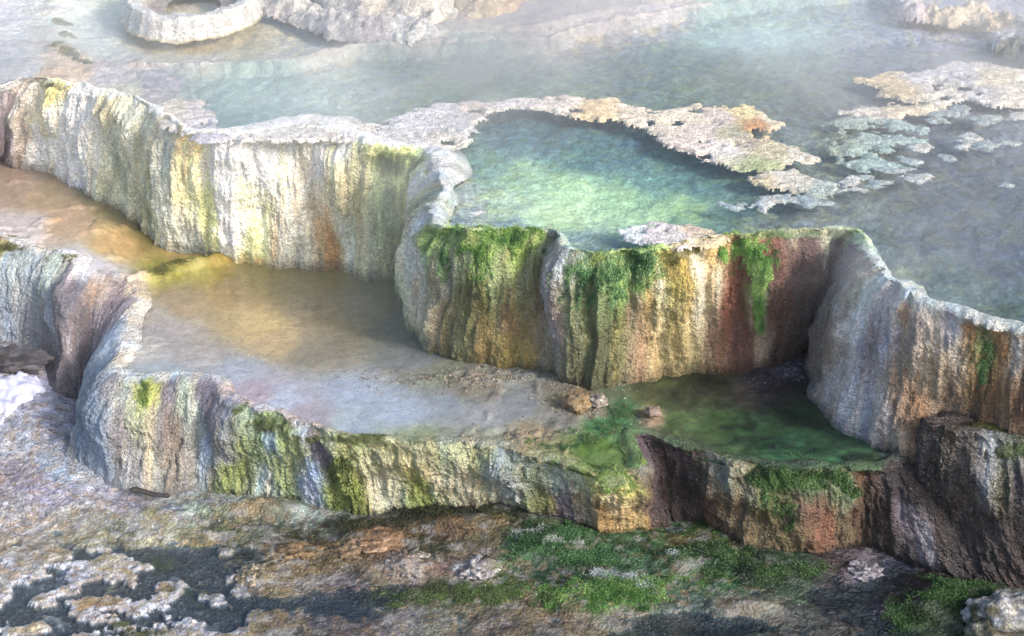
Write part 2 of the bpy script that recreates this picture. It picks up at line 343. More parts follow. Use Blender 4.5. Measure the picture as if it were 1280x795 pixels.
RIMC = """60 97 d8b48c;100 106 d8c8b8;150 118 d5d4c0;210 150 dcd8c8;250 160 e0d4c4;350 155 f4f0ea;400 158 eee8e0;450 165 ece4dc;520 180 dcdce0;545 220 c4c8cc;550 270 b8c4cc;570 283 98b070;600 285 a8b890;640 286 c0c4a8;700 300 a0b8b0
760 310 90b070;810 310 8cb060;860 295 d8c4a8;890 293 c8c0a0;930 290 a0b070;975 288 a8b880;1000 287 b0c090;1060 286 b0c8a0;1100 340 b0c0c8;1180 380 b0bcc0;1230 400 b4b8b8;1280 410 b0bcc0;0 100 c8c4cc"""
W1 = build_wall('upper_terrace_wall', W1P, lvl0, lvl1, W1C, ds=.0072, nv=165, seed=3, K=lambda px, py: 1.0+.75*ss(560, 480, px)-.25*ss(950, 975, px)*ss(1060, 1030, px)+.12*ss(1030, 1080, px)-.2*ss(1110, 1180, px), bedc=RIMC, innerf=lambda px, py: .10+.26*ss(230, 330, px)*ss(575, 520, px)*(py < 215)+.12*ss(1090, 1120, px))  # K paints sunlit, steamy brightness into the left and shade into the recess

# ------------------------------------------------------------------ lower terrace wall
W2P = [(-160,262,-170,400),(-60,284,-60,428),(0,299,0,432),(45,313,40,440),(84,318,62,478),(94,343,72,497),(150,347,112,507),(168,368,104,556),(160,400,96,572),(150,440,104,583),(134,466,116,594),
(170,469,165,607),(225,470,215,614),(268,474,250,612),(290,499,290,614),(330,513,330,620),(375,531,385,632),(405,541,432,643),(450,550,470,641),(520,553,540,633),(600,556,610,629),
(660,568,665,641),(710,585,720,661),(755,590,765,669),(793,590,803,663),(802,570,815,656),(791,540,827,650),(832,553,842,649),(885,568,885,657),(940,578,945,681),(1000,582,1000,684),(1060,584,1060,683),
(1102,580,1112,690),(1122,568,1165,708),(1150,556,1215,722),(1230,580,1290,735)]
W2C = """10 330 9aa4ae;5 390 a0a8b8;40 340 8e9aa4;30 420 9a9ca8;10 306 8a8450;65 340 96a0a0;75 325 b6b896;60 390 8b93a0;85 370 7a7484;75 420 4e4650;60 450 5a5260;80 470 6a6068;110 358 9f8a7c
105 400 6a6068;130 390 766a74;110 440 544a56;85 490 5e5862;88 445 b0a8b4;150 375 7a707c;138 430 8a9ab0;120 500 8c9cb4;145 450 6f7c88;110 550 7c8ca8;120 570 7a88a4;140 480 7a7a80;150 540 6c6a74
168 490 8f9488;180 485 8a9a3a;178 520 a5aa90;190 560 a3a08e;175 590 8c8a8c;205 490 6a626a;210 540 6e6360;220 580 7a7470;240 490 93a090;240 540 8d928e;262 485 625a68;255 560 8592a4;280 510 6a6a76
275 560 6f727c;300 530 7f9078;290 590 74803f;310 560 7c8654;335 520 6f8450;338 545 90a8bc;332 590 a4b0ba;323 570 7a8a58;360 540 7c8a50;350 590 7f8a58;375 560 7f8c5c;396 560 4c4658;391 585 8a9abc
385 610 8494b8;383 540 98a4b0;410 560 94a080;425 600 5f7024;435 610 55671f;438 570 8a9460;460 580 9c9a78;480 610 a09c84;520 580 94926e;540 600 a29e88;527 610 6c7a36;560 575 8a9070;580 600 9c967e
600 565 8f9874;620 590 7f8c90;640 580 7d8c88;640 610 7a848c;670 600 707a62;680 630 6a7040;690 600 8a9a8c;700 620 6f667a;710 650 645a6c;720 590 a0b0a0;725 630 7a7060;740 600 8f9860;750 640 74603c
770 595 b8b89a;770 630 b8a27c;760 655 8a7448;790 610 93904c;795 650 a38a54;800 580 6a6a60;808 620 4a3a40;800 550 4a3c48;830 570 453743;820 620 3c3038;850 590 42363e;850 630 3f3236;870 600 4a3a40
885 600 5c5248;890 640 5e4236;900 575 8a9494;915 575 a3a890;905 590 7a8480;930 580 a09a80;930 600 7f7a60;920 640 6a5c46;950 590 6f7c34;960 620 5c6a2c;955 650 6a5c34;985 600 4f6a2c;985 650 6a6030
1010 600 4a6a40;1010 640 7a5038;1030 660 8a5034;1040 610 6a8454;1060 620 7a9070;1060 660 7c6438;1080 600 7a5a34;1075 650 5a3a28;1095 610 4a302c;1100 640 352428;1120 600 332c38;1130 640 7a7490;1150 670 8a86a0
1110 680 3c3034;1140 610 3a3038;1180 680 3c3034"""
MB = """20 230 b39c8a;60 240 b49c7c;30 280 cbc0bc;90 270 c4a688;150 260 7f7450;180 295 7a6c3c;130 240 8f7f58;150 300 c0a070;220 318 a8935a;200 335 8a8838;240 330 a8a05a;270 325 9c8840;100 330 c0c0cc;130 345 b0aebb
160 350 b8aa9c;320 335 94865a;400 335 8a8058;480 350 77745a;230 370 a08e74;300 360 a08a62;320 400 bda77a;340 420 b8a27c;400 380 8f8166;400 430 8c8474;460 380 86806c;500 400 7a7c74;520 440 7c7f80;190 390 b0aaa4
180 430 aeaba8;240 440 a9a4a4;210 410 aaa4a6;300 460 9ea2ac;200 460 a0a8ae;350 500 a7abb8;320 490 a3949c;380 515 9a9094;450 490 98a0ae;500 510 9ba3b0;450 530 9aa4ac;560 500 8a9098;600 520 8e9092;650 500 85878c
640 470 80827c;560 465 7c8070;590 480 7c766a;700 520 807f7a;670 540 93846a;600 545 8a8c7c;720 495 9a8060;750 505 90847a;700 480 76746a;775 510 2f7a4a;760 530 4a7a50;740 550 4a6a28;770 480 5a6a54;820 480 3e4a30
860 480 34402a;900 470 2f3a26;820 515 8a7a6a;850 520 3f5a38;900 520 2e4a2c;950 530 22402a;1000 510 1f3c24;980 550 2e5a40;1040 550 24442c;900 550 3f5a3c;930 480 4a4644;960 470 3c3440;1000 480 2a2a2c;1060 570 40704c
1090 575 4a7a44;1110 570 4a5a54;985 455 6a6478;700 560 8a8a60;760 570 5f7a44;520 550 8a9070;450 545 8a9068"""  # light tan points in the brown pool paint the lit wall's reflection
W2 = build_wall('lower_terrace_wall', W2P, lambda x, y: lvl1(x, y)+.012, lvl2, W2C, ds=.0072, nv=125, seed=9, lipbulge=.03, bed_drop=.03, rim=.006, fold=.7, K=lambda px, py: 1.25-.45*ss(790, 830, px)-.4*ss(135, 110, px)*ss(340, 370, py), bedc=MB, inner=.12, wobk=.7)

W3P = [(1230,488,1120,590),(1196,512,1126,615),(1160,528,1140,668),(1192,538,1182,700),(1235,549,1232,713),(1285,557,1287,729),(1390,580,1400,770),(1500,600,1520,800)]
W3C = """1150 545 6a5a5c;1160 560 5a4c50;1200 560 5f5250;1170 620 40343a;1200 620 463a3e;1190 680 3a3036;1212 565 5c5450;1240 570 a4acb8;1226 600 8a90a4;1270 560 b0b8c8;1250 610 6c6c58;1270 620 5e5260
1232 660 5e5c48;1245 690 6a6450;1270 680 685c6c;1215 660 6c6c84;1210 700 5a5468;1275 715 4c4450;1180 540 4a4034;1260 552 6a7050"""
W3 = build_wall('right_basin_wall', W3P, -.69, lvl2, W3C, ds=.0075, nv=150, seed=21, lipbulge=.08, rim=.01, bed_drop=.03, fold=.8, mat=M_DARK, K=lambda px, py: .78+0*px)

# ------------------------------------------------------------------ level sheets
SURF = {}
def lip_poly(W, inset, ztop_pts):
    p = W.lip[::6, :2] - W.n[::6]*(np.where(project(W.T[::6])[0] < 215, .012, W.iw[::6]*.8)[:, None] if inset is None else inset)
    return [tuple(a) for a in p] + ztop_pts
def sheet(name, x0, x1, y0, y1, res, zf, colors, mat, poly=None, K=KB, hf=None, soft=6, vary=.12, warpa=9, colf=None):
    xs = np.arange(x0, x1, res); ys = np.arange(y0, y1, res); X, Y = np.meshgrid(xs, ys, indexing='ij')
    zb = zf(X, Y); PX, PY = project(np.stack([X, Y, zb], -1))
    H, aux = hf(X, Y, PX, PY) if hf else (0*X, None)
    C = parse(colors)
    wx = warpa*fbm(X*3, Y*3, 4, 0)*1.6 + 3*fbm(X*19, Y*19, 2, 1); wy = warpa*.6*fbm(X*3+40, Y*3, 4, 2) + 2*fbm(X*19+9, Y*19, 2, 3)
    col = shepard(PX+wx, (PY+wy)*1.7, C[:, 0], C[:, 1]*1.7, C[:, 2:], soft, 2.2)
    col = col*(1+vary*fbm(X*26, Y*40, 3, 1)*1.6)[..., None]
    if colf is not None: col = colf(col, X, Y, PX, PY, H, aux)
    col = np.clip(col*K, .004, .86)
    V = np.stack([X, Y, zb+H], -1); SURF[name] = (V, PX, PY)
    keep = None
    if poly is not None: keep = inpoly(X[:-1, :-1]+res/2, Y[:-1, :-1]+res/2, poly)
    Fc = grid_faces(*X.shape, keep=keep)
    V, Fc, col = compact(V, Fc, col)
    o = make_mesh(name, V, Fc, mat, col); o['kind'] = 'structure'; return o

P1 = lip_poly(W1, None, [(9, 20), (-9, 20), (-9, 3.6)])
P2 = lip_poly(W2, .004, [(9, 20), (-9, 20), (-9, 2)])
P3 = lip_poly(W3, None, [(9, 20), (3.2, 3)])
def blob(PX, PY, x, y, rx, ry): return np.exp(-(((PX-x)/rx)**2+((PY-y)/ry)**2))
POLY = {
 'shelf': [(60,92),(110,76),(200,84),(240,100),(240,130),(265,158),(215,160),(150,122),(60,104)],
}
UB = """130 90 cfc5cc;180 110 c9c2c8;220 130 dcd4cc;200 100 c4bfcc;60 95 d8b48c;90 84 e0c4a8;230 150 d8d0c8;160 112 d5d4c0;20 30 dcdde6;60 30 c8ccc4;0 75 d6dcea;30 90 ccd4e0
150 60 dcd8d4;250 65 dad6d0;350 55 dcd7cf;250 44 dcc99a;180 36 dcc99a;320 36 d8cba8;400 60 e0deda;120 40 d4d6d2;450 30 dcd4ce;520 20 efe6da;600 15 e6cfae;660 25 b5aab0;750 15 bdb2b8;700 40 c8c2c4;520 45 d8d8d6;820 8 c8c2c8
300 100 a9c4c2;280 130 a0bcc0;350 140 a3bcc0;250 100 b0c6c4;250 120 a8bfc4;420 100 bccfcd;480 110 b0c6c6;550 90 98b4aa;600 110 9cb2aa;650 80 8ca5a4;760 80 8a9fa4;720 110 93aba2;850 60 8ea5a5;900 90 93a8a0
950 40 a4bec0;1000 60 9fb8bb;1050 100 8f9fa6;1000 130 8798a0;900 25 9cb6b6;1100 50 aab2c8;1150 100 a4a9c2;1220 100 a0a6be;1200 20 b8b4cc;1280 30 b4b0c8;350 90 a6c0be;400 145 a0b8bc;500 75 a0b8b8;600 60 98aeb0
1150 200 7f90a4;1200 180 8490ac;1250 220 73839c;1200 250 70809a;1150 280 6f8498;1250 300 667a98;1200 320 708a94;1260 370 65848c;1180 350 7c9ca0;1100 250 7c8c94;1020 250 83929a;950 270 7f9090;1050 180 8a9c9e
1050 160 98a4a0;1090 190 98a8a4;1110 300 7c929c;640 150 5e8698;700 150 5c8494;780 170 5a8090;600 190 7fa8a4;660 200 9cc4ae;720 210 a4cdb0;700 250 b0d4b4;620 230 a8c8b8;780 220 92bda0;850 240 9cc4a0;800 260 a4cdae
880 210 5f8a8e;920 235 6c908e;900 250 7fa398;640 275 7f9cac;720 290 88a4a8;750 300 7a96a0;580 240 a9bcc0;570 260 a8bcc6;840 285 8ca8a0;930 280 7c9490;560 200 b0bcc0;820 200 6c9898;740 175 5e8890;1120 330 9fb4b8;1180 375 8fa8a8;480 160 c0cccc;1230 395 84a0a0"""
def hf_upper(X, Y, PX, PY):
    h = -.10 - .06*blob(PX, PY, 760, 220, 150, 55) - .05*ss(1050, 1200, PX)*ss(120, 220, PY)
    h = h + .025*fbm(X*5, Y*5, 4, 0)+.008*fbm(X*22, Y*22, 3, 1)*ss(0, 200, PX)
    lo = inpoly(PX+10*fbm(X*4, Y*4, 3, 2), PY+5*fbm(X*5, Y*5, 3, 3), POLY['shelf'])
    w, w2 = worley(X*9+.6*fbm(X*4, Y*4, 2, 1), Y*9, 2)
    h = np.where(lo, -.016+.035*fbm(X*7, Y*12, 4, 1), h)
    # shallow light shore on the far left and behind
    sh = ss(120, 60, PX+20*fbm(X*3, Y*3, 3, 0)) ; h = h*(1-sh) + sh*(.01+.03*fbm(X*4, Y*6, 4, 2))
    # rim that follows the far side of the pool
    yb = np.interp(PX, [0,130,240,360,450,600,690,730,860,1280], [80,78,80,74,56,50,45,31,8,-40])
    d = (PY + 3*fbm(X*6, Y*6, 3, 1) - yb)
    h = h + (.115+.02*fbm(X*8, Y*8, 3, 3))*np.exp(-(d/3.2)**2)*ss(100, 200, PX)
    far = ss(0, -12, d)*ss(420, 470, PX); h = h*(1-far) + far*(.03+.03*fbm(X*4, Y*4, 4, 0))
    return h, lo
def cf_upper(col, X, Y, PX, PY, H, lo):
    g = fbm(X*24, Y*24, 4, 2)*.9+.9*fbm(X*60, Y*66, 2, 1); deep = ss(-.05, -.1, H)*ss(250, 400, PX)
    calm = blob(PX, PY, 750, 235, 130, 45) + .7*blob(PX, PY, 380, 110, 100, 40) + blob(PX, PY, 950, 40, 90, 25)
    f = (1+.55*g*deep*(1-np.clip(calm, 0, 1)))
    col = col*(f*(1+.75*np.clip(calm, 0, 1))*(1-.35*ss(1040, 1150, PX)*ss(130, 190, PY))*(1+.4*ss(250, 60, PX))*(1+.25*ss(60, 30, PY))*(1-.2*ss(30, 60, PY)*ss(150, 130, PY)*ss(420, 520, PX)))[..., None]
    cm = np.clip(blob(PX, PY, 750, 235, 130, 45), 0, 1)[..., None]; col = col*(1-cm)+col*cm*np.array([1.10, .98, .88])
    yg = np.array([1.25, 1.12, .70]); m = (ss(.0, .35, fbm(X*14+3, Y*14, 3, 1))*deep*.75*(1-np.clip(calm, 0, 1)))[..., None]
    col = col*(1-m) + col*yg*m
    top = ss(-.012, .008, H)[..., None]
    pale = np.array([.62, .58, .56])
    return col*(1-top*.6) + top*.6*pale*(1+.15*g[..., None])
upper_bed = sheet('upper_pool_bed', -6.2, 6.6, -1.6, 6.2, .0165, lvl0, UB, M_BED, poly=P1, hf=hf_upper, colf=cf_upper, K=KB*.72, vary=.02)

def hf_mid(X, Y, PX, PY):
    h = -.022 + .010*fbm(X*4, Y*4, 4, 0)
    pool = blob(PX, PY, 380, 385, 170, 50)+blob(PX, PY, 920, 520, 130, 45); h = h - .045*np.clip(pool, 0, 1)
    dam = np.exp(-((PY-(352-.24*(PX-160)) + 4*fbm(X*6, Y*6, 3, 1))/8)**2)*ss(140, 170, PX)*ss(300, 270, PX)
    h = h + .075*dam*(1+.6*fbm(X*10, Y*10, 3, 2))
    # rough rubble below the middle cliff and at the mouth of the green pool
    r = blob(PX, PY, 600, 470, 110, 14)+blob(PX, PY, 735, 505, 55, 18)+blob(PX, PY, 740, 548, 80, 18)+blob(PX, PY, 640, 540, 90, 10)+blob(PX, PY, 985, 465, 40, 20)
    h = h + np.clip(r, 0, 1)*(.006+.026*fbm(X*15, Y*15, 4, 3)+.008*fbm(X*50, Y*50, 3, 1))
    # faint curled edges in the silt
    w = ridge(X*1.6+.4*fbm(X*2, Y*2, 2, 1), Y*2.6, 3, 2); h = h + .016*ss(.84, .95, w)*ss(200, 300, PX)*ss(430, 470, PY)
    h = h + .018*ss(.2, .5, fbm(X*5, Y*9, 4, 2))*ss(220, 160, PX)
    return h, w
def cf_mid(col, X, Y, PX, PY, H, w):
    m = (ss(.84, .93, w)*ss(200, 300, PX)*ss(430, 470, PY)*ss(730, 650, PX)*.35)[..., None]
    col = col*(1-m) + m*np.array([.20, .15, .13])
    col = col*(1+.32*blob(PX, PY, 430, 375, 150, 40))[..., None]; s_ = (ss(180, 260, PX)*ss(425, 470, PY)*ss(760, 640, PX)+.5*ss(200,120,PX))[..., None]; col = col*(1+s_*np.array([.14, .20, .30]))  # light painted into brown pool's colour against the wall's shadow; silt tinted bluer
    gp = (ss(760, 820, PX)*ss(445, 470, PY))[..., None]; col = col*(1+gp*(.9*fbm(X*9, Y*13, 4, 0)+.7*fbm(X*28, Y*40, 3, 1))[..., None]*np.array([1.2, 1., .8]))
    peb = ss(.25, .5, fbm(X*30, Y*45, 3, 0))*blob(PX, PY, 350, 400, 200, 60)
    return col*(1-.25*peb)[..., None]
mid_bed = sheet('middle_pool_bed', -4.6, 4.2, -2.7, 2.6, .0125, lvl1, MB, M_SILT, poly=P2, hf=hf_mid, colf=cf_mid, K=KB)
basin = sheet('right_basin_bed', 2.2, 4.2, -2.4, .6, .02, lambda x, y: -.71+0*x, "1170 530 4a4034;1200 520 2c2418;1280 540 303a18;1240 540 5a6430;1300 560 5a6430", M_GROUND, poly=P3)

GB = """50 540 7a8090;100 530 74727e;20 560 868c98;80 590 7f90a4;20 600 76707c;120 600 7c8896;60 625 8a88a0;130 620 9c9cb0;170 630 7a7480;200 645 84805c;220 600 8a9cb0;220 640 7c8894;180 660 92948a
30 650 87858a;30 690 7c766c;100 680 76765c;150 665 5c6244;100 655 888478;50 720 a3a3a0;90 720 a8acbe;60 760 a29684;30 740 a4a0a0;20 780 948a74;140 740 9a8c6c;140 760 8f6e48;180 700 7c7048;250 690 6f6a4a
270 710 807050;260 740 74683c;190 770 9a9690;240 770 a6a8b4;280 660 50563a;330 660 5a6458;300 720 6a6450;320 745 3c3c2c;240 640 8c9c90;300 630 94a098;310 645 8a7a5c;380 645 92a4a0;430 653 8a9a90;450 660 3c4430;550 637 2f3820
620 637 2c3a1e;400 690 6a5a38;360 690 90703f;470 670 8a6a48;480 680 9a7450;560 655 84603a;610 650 7a6a40;540 690 3c3f24;650 670 5a5a34;330 725 8a7c5a;500 700 8a7a70;515 710 94888a;600 700 8a7a68;590 715 a09aa4
560 710 8a7068;430 740 565260;400 760 4a4a56;350 760 8a7c64;480 750 52603a;560 740 4a5a30;500 770 8a888c;550 775 8c8c80;450 780 625c60;620 780 6a6058;650 690 2a5a34;690 680 1f4c24;672 676 8a9a8c;720 700 26502a
700 720 1f4428;750 720 2f5a34;640 740 4a6a28;700 750 3a6a24;760 750 3f7a20;780 735 9aacb0;800 700 3a6a48;860 690 3a5a20;900 690 32521f;850 720 4a6a4a;900 720 24562c;950 720 1c3a24;990 710 24482a;1000 740 3f5c4a
730 780 8a8070;780 770 8c8c84;700 770 6c5c48;850 770 405a58;900 780 46545a;920 755 8a8478;960 760 8c8c80;980 775 3a4448;1050 700 4a3c48;1080 710 8f8c9c;1040 740 3a3a48;1120 740 2c2434;1100 760 3a3448;1150 700 55506a
1160 730 2a2428;1200 720 3f3c30;1180 760 2a4a20;1150 780 2c4a24;1220 740 2a3420;1100 790 4a4440;1230 770 4a4a30;20 500 b4b8dc;50 510 8a8c9c;0 450 6a6470;660 760 746850;820 740 44604c"""
HOLES = [(216,700,36,15),(135,737,30,7),(60,728,22,5),(125,735,26,9),(20,768,26,10),(240,760,34,9),(175,777,22,6),(105,783,14,5),(300,710,24,18),(322,752,22,6),(70,715,14,4),(290,672,22,7),(55,770,26,5)]
def hf_low(X, Y, PX, PY):
    n = fbm(X*3.2, Y*4.2, 5, 0); h = .026*n
    left = ss(360, 300, PX)*ss(665, 690, PY)
    w, w2 = worley(X*5+.8*fbm(X*5, Y*5, 3, 1), Y*6+.8*fbm(X*5+9, Y*5, 3, 2), 3)
    hole = 0*X
    for (x, y, rx, ry) in HOLES: hole = np.maximum(hole, blob(PX+14*fbm(X*9, Y*9, 3, 1), PY+8*fbm(X*9+5, Y*9, 3, 2), x, y, rx, ry))
    plate = ss(-.05, .04, fbm(X*7, Y*9, 4, 2)+.15-1.3*hole)
    h = h*(1-left) + left*(-.030+.030*plate+.007*fbm(X*16, Y*16, 3, 1))
    # dark flooded edge that runs along the foot of the wall, and the creek on the right
    h = h - .018*blob(PX, PY, 360, 752, 70, 8) - .035*ss(980, 1100, PX)*ss(680, 720, PY)*ss(1180, 1120, PX)
    h = h - .035*blob(PX, PY, 880, 780, 120, 16) - .03*blob(PX, PY, 430, 750, 90, 24)
    for (x, y, rx, ry, a) in [(470,675,45,9,.06),(510,706,30,10,.05),(598,711,26,9,.06),(315,722,20,7,.07),(565,655,60,10,.05),(690,690,70,22,.10),(760,740,90,16,.06),(900,705,90,14,.06),(940,760,60,8,.05),(1080,713,18,7,.05),(380,690,40,8,.03),(1180,755,60,22,.12),(320,638,75,10,.08),(200,648,40,10,.02)]:
        h = h + a*blob(PX+8*fbm(X*7, Y*7, 3, 3), PY+4*fbm(X*7+3, Y*7, 3, 3), x, y, rx, ry)
    h = h + .04*ss(230, 60, PX)*ss(670, 630, PY)
    h = h + (.014*fbm(X*14, Y*14, 4, 1)) + .006*fbm(X*50, Y*50, 2, 3)
    return h, hole
def cf_low(col, X, Y, PX, PY, H, hole):
    # crust in mixed tones: pale plates, ochre lichen, olive growth
    a = ss(.05, .35, fbm(X*9, Y*11, 4, 1)); b = ss(.1, .4, fbm(X*13+7, Y*13, 4, 2)); L = ss(420, 330, PX)*ss(660, 700, PY)
    col = col*(1-(a*L*.5)[..., None]) + (a*L*.5)[..., None]*np.array([.36, .38, .45])
    col = col*(1-(b*L*.55)[..., None]) + (b*L*.55)[..., None]*np.array([.26, .19, .09])
    q = fbm(X*7, Y*9, 4, 2)+.15-1.3*hole; edge = ss(-.06, .03, q)*ss(.30, .12, q)*ss(340, 280, PX)*ss(675, 700, PY)
    col = col*(1-(edge*.8)[..., None]) + (edge*.8)[..., None]*np.array([.40, .43, .52])
    mo = fbm(X*16, Y*22, 4, 3); mo2 = fbm(X*33+7, Y*44, 3, 2); dryl = ss(1050, 850, PX)
    col = col*(1+.55*mo+.35*mo2)[..., None]
    oc = (ss(.14, .24, fbm(X*21+3, Y*28, 3, 0))*.55*dryl)[..., None]; col = col*(1-oc) + oc*np.array([.24, .17, .09])
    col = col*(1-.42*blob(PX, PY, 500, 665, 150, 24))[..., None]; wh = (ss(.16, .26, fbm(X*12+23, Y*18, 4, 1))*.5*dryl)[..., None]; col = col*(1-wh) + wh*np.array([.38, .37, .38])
    spk = ss(.28, .55, fbm(X*42, Y*55, 3, 3))*(ss(300, 60, PX)*ss(700, 640, PY)+.35)
    col = col*(1-(spk*.5)[..., None]) + (spk*.5)[..., None]*np.array([.42, .42, .48])
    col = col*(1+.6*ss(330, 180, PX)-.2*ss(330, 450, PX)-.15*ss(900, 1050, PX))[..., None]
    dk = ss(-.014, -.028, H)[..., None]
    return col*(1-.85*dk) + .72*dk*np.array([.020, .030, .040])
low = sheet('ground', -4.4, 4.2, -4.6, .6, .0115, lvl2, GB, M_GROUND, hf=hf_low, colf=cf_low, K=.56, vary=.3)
low.name = 'lower_flat_ground'

# water sheets
def water(name, x0, x1, y0, y1, res, zf, mat, poly=None):
    xs = np.arange(x0, x1, res); ys = np.arange(y0, y1, res); X, Y = np.meshgrid(xs, ys, indexing='ij')
    keep = inpoly(X[:-1, :-1]+res/2, Y[:-1, :-1]+res/2, poly) if poly is not None else None
    V, Fc, _ = compact(np.stack([X, Y, zf(X, Y)], -1), grid_faces(*X.shape, keep=keep))
    o = make_mesh(name, V, Fc, mat); o['kind'] = 'structure'; return o
water('upper_pool_water', -6.2, 6.6, -1.6, 6.2, .06, lambda x, y: 0*x-.002, M_WATER, lip_poly(W1, .03, [(9, 20), (-9, 20), (-9, 3.6)]))
water('middle_pool_water', -4.6, 4.2, -2.7, 2.6, .06, lambda x, y: lvl1(x, y)-.004, M_SHALLOW, lip_poly(W2, .03, [(9, 20), (-9, 20), (-9, 2)]))
water('lower_flat_water', -4.4, 4.2, -4.6, .4, .06, lambda x, y: lvl2(x, y)-.015, M_LOW)

# the land beyond: a wide sheet to the horizon and the plateau behind the pools
def far_ground():
    xs = np.r_[-1500, -300, -80, np.linspace(-30, 30, 41), 80, 300, 1500]; ys = xs
    X, Y = np.meshgrid(xs, ys, indexing='ij')
    Z = -2.4 + .15*fbm(X*.3, Y*.3, 3, 0); c = np.full(X.shape+(3,), .26)*np.array([1, .97, .95])
    o = make_mesh('ground', np.stack([X, Y, Z], -1), grid_faces(*X.shape), M_GROUND, c); o['kind'] = 'structure'
    xs = np.linspace(-40, 40, 161); ys = np.linspace(6.1, 80, 140); X, Y = np.meshgrid(xs, ys, indexing='ij')
    Z = -.06 + .16*ss(6.1, 9, Y)*(1+fbm(X*.7, Y*.7, 4, 1)); c = np.full(X.shape+(3,), .45)*np.array([1, .98, .96])
    o = make_mesh('plateau', np.stack([X, Y, Z], -1), grid_faces(*X.shape), M_CRUST, c); o['kind'] = 'structure'
far_ground()
print('TRIS', sum(len(o.data.polygons)*2 for o in COL.objects if o.type == 'MESH'))

# ------------------------------------------------------------------ things: shapes grown from a distance field
def segdist(X, Y, pts, closed=True):
    d = np.full(X.shape, 1e9); n = len(pts)
    for i in range(n if closed else n-1):
        (x0, y0), (x1, y1) = pts[i], pts[(i+1) % n]
        t = np.clip(((X-x0)*(x1-x0)+(Y-y0)*(y1-y0))/((x1-x0)**2+(y1-y0)**2+1e-12), 0, 1)
        d = np.minimum(d, np.hypot(X-x0-t*(x1-x0), Y-y0-t*(y1-y0)))
    return d
def world_poly(poly, z=0.0):
    p = at([a[0] for a in poly], [a[1] for a in poly], z); return [tuple(v[:2]) for v in p]
def jitter_blob(x, y, rx, ry, n=14, seed=0, a=.38):
    r = random.Random(seed); return [(x+rx*math.cos(t*2*math.pi/n)*(1+r.uniform(-a, a)), y+ry*math.sin(t*2*math.pi/n)*(1+r.uniform(-a, a))) for t in range(n)]
def field_thing(name, poly, zlev, height, label, cat, colors, mat=None, group=None, res=.013, edge=.03, rough=.3, warp=.05, sink=.02, seed=0, closed=True, width=None, dome=False, K=.72, holes=0.0, parent=None, nz=16, profile=None):
    z0 = zlev if not callable(zlev) else None
    wp = world_poly(poly, zlev); xs = [p[0] for p in wp]; ys = [p[1] for p in wp]; m = (width or 0)+.08
    cx, cy = np.mean(xs), np.mean(ys)
    gx = np.arange(min(xs)-m, max(xs)+m, res); gy = np.arange(min(ys)-m, max(ys)+m, res); X, Y = np.meshgrid(gx, gy, indexing='ij')
    k = 1/max(warp, .02)*.35
    Xw = X + warp*fbm(X*k+seed, Y*k, 4, 0)*1.6; Yw = Y + warp*fbm(X*k+seed+30, Y*k, 4, 1)*1.6
    if closed:
        d = segdist(Xw, Yw, wp); d = np.where(inpoly(Xw, Yw, wp), d, -d)
    else: d = width - segdist(Xw, Yw, wp, False)
    if closed: d = d + .022*fbm(X*22+seed, Y*30, 3, 1) + .03*fbm(X*9, Y*14+seed, 3, 0)
    if holes > 0: d = np.minimum(d, (holes+fbm(X*7+seed, Y*9, 4, 2))*.12)
    if dome: prof = np.sqrt(np.clip(d/(width or max(d.max(), 1e-3)), 0, 1))
    else: prof = ss(0, edge, d)
    n = fbm(X*nz+seed, Y*nz, 4, 2); n2, _ = worley(X*nz*1.7, Y*nz*1.7+seed, 1)
    h = height*prof*(1+rough*n*1.6+rough*.5*(.5-n2)) - sink*ss(0, -.02, d)
    if profile is not None: h = profile(X, Y, d, h)
    zb = zlev + 0*X if z0 is not None else zlev(X, Y)
    C = parse(colors); PX, PY = project(np.stack([X, Y, zb], -1))
    col = shepard(PX+10*fbm(X*7, Y*7, 3, 0), (PY+6*fbm(X*7+4, Y*7, 3, 1))*1.8, C[:, 0], C[:, 1]*1.8, C[:, 2:], 4, 2.)
    col = col*(1+.4*fbm(X*30+seed, Y*34, 4, 3)+.25*(.5-n2))[..., None]
    col = np.clip(col*K, .004, .84)
    keep = (d > -.03); kf = keep[:-1, :-1] & keep[1:, 1:] & keep[1:, :-1] & keep[:-1, 1:]
    V, Fc, col = compact(np.stack([X, Y, zb+h], -1), grid_faces(*X.shape, keep=kf), col)
    base = np.array([cx, cy, float(zb.mean())]); V = V - base
    o = make_mesh(name, V, Fc, mat or M_CRUST, col, parent=parent); o.location = base.tolist()
    if parent is None: set_props(o, label, cat, group)
    return o
WG = 'mineral mats floating on the upper pool'
field_thing('mineral_mat', [(600,129),(640,122),(700,118),(760,125),(830,139),(870,131),(930,131),(965,144),(985,152),(965,162),(955,175),(1000,185),(1022,195),(985,203),(950,212),(915,205),(870,192),(838,181),(825,166),(790,153),(740,147),(700,139),(650,131),(610,138)],
  0., .006, 'long pale pink mineral mat with an orange patch, curving behind the milky green pool', 'mineral mat',
  "640 127 e8e0e0;700 130 e4d8d0;740 138 e6cda8;800 146 e4d6c6;850 150 e8dcc8;870 165 dcccc4;900 150 dacbc4;930 140 ecd9a8;945 155 c89a70;960 150 e6dcc8;870 185 dccfc8;930 175 c4b8a8;960 190 d0c4a8;1000 193 d4ccc0;905 185 e0d8d4;920 165 b8b49c;950 205 a8b088", group=WG, holes=.30, seed=3)
field_thing('mineral_mat', [(480,152),(540,129),(600,126),(612,138),(592,158),(585,175),(560,184),(500,180),(430,172),(425,157)],
  0., .006, 'whitish mineral mat lying between the bright cliff lip and the milky green pool', 'mineral mat',
  "500 150 dcdce2;560 140 e0dce0;590 135 e4d6d0;450 165 e6e0de;500 172 d8d4d4;560 175 e0d8d0;580 160 d0d0d4;530 155 d8d4da", group=WG, holes=.22, seed=8)
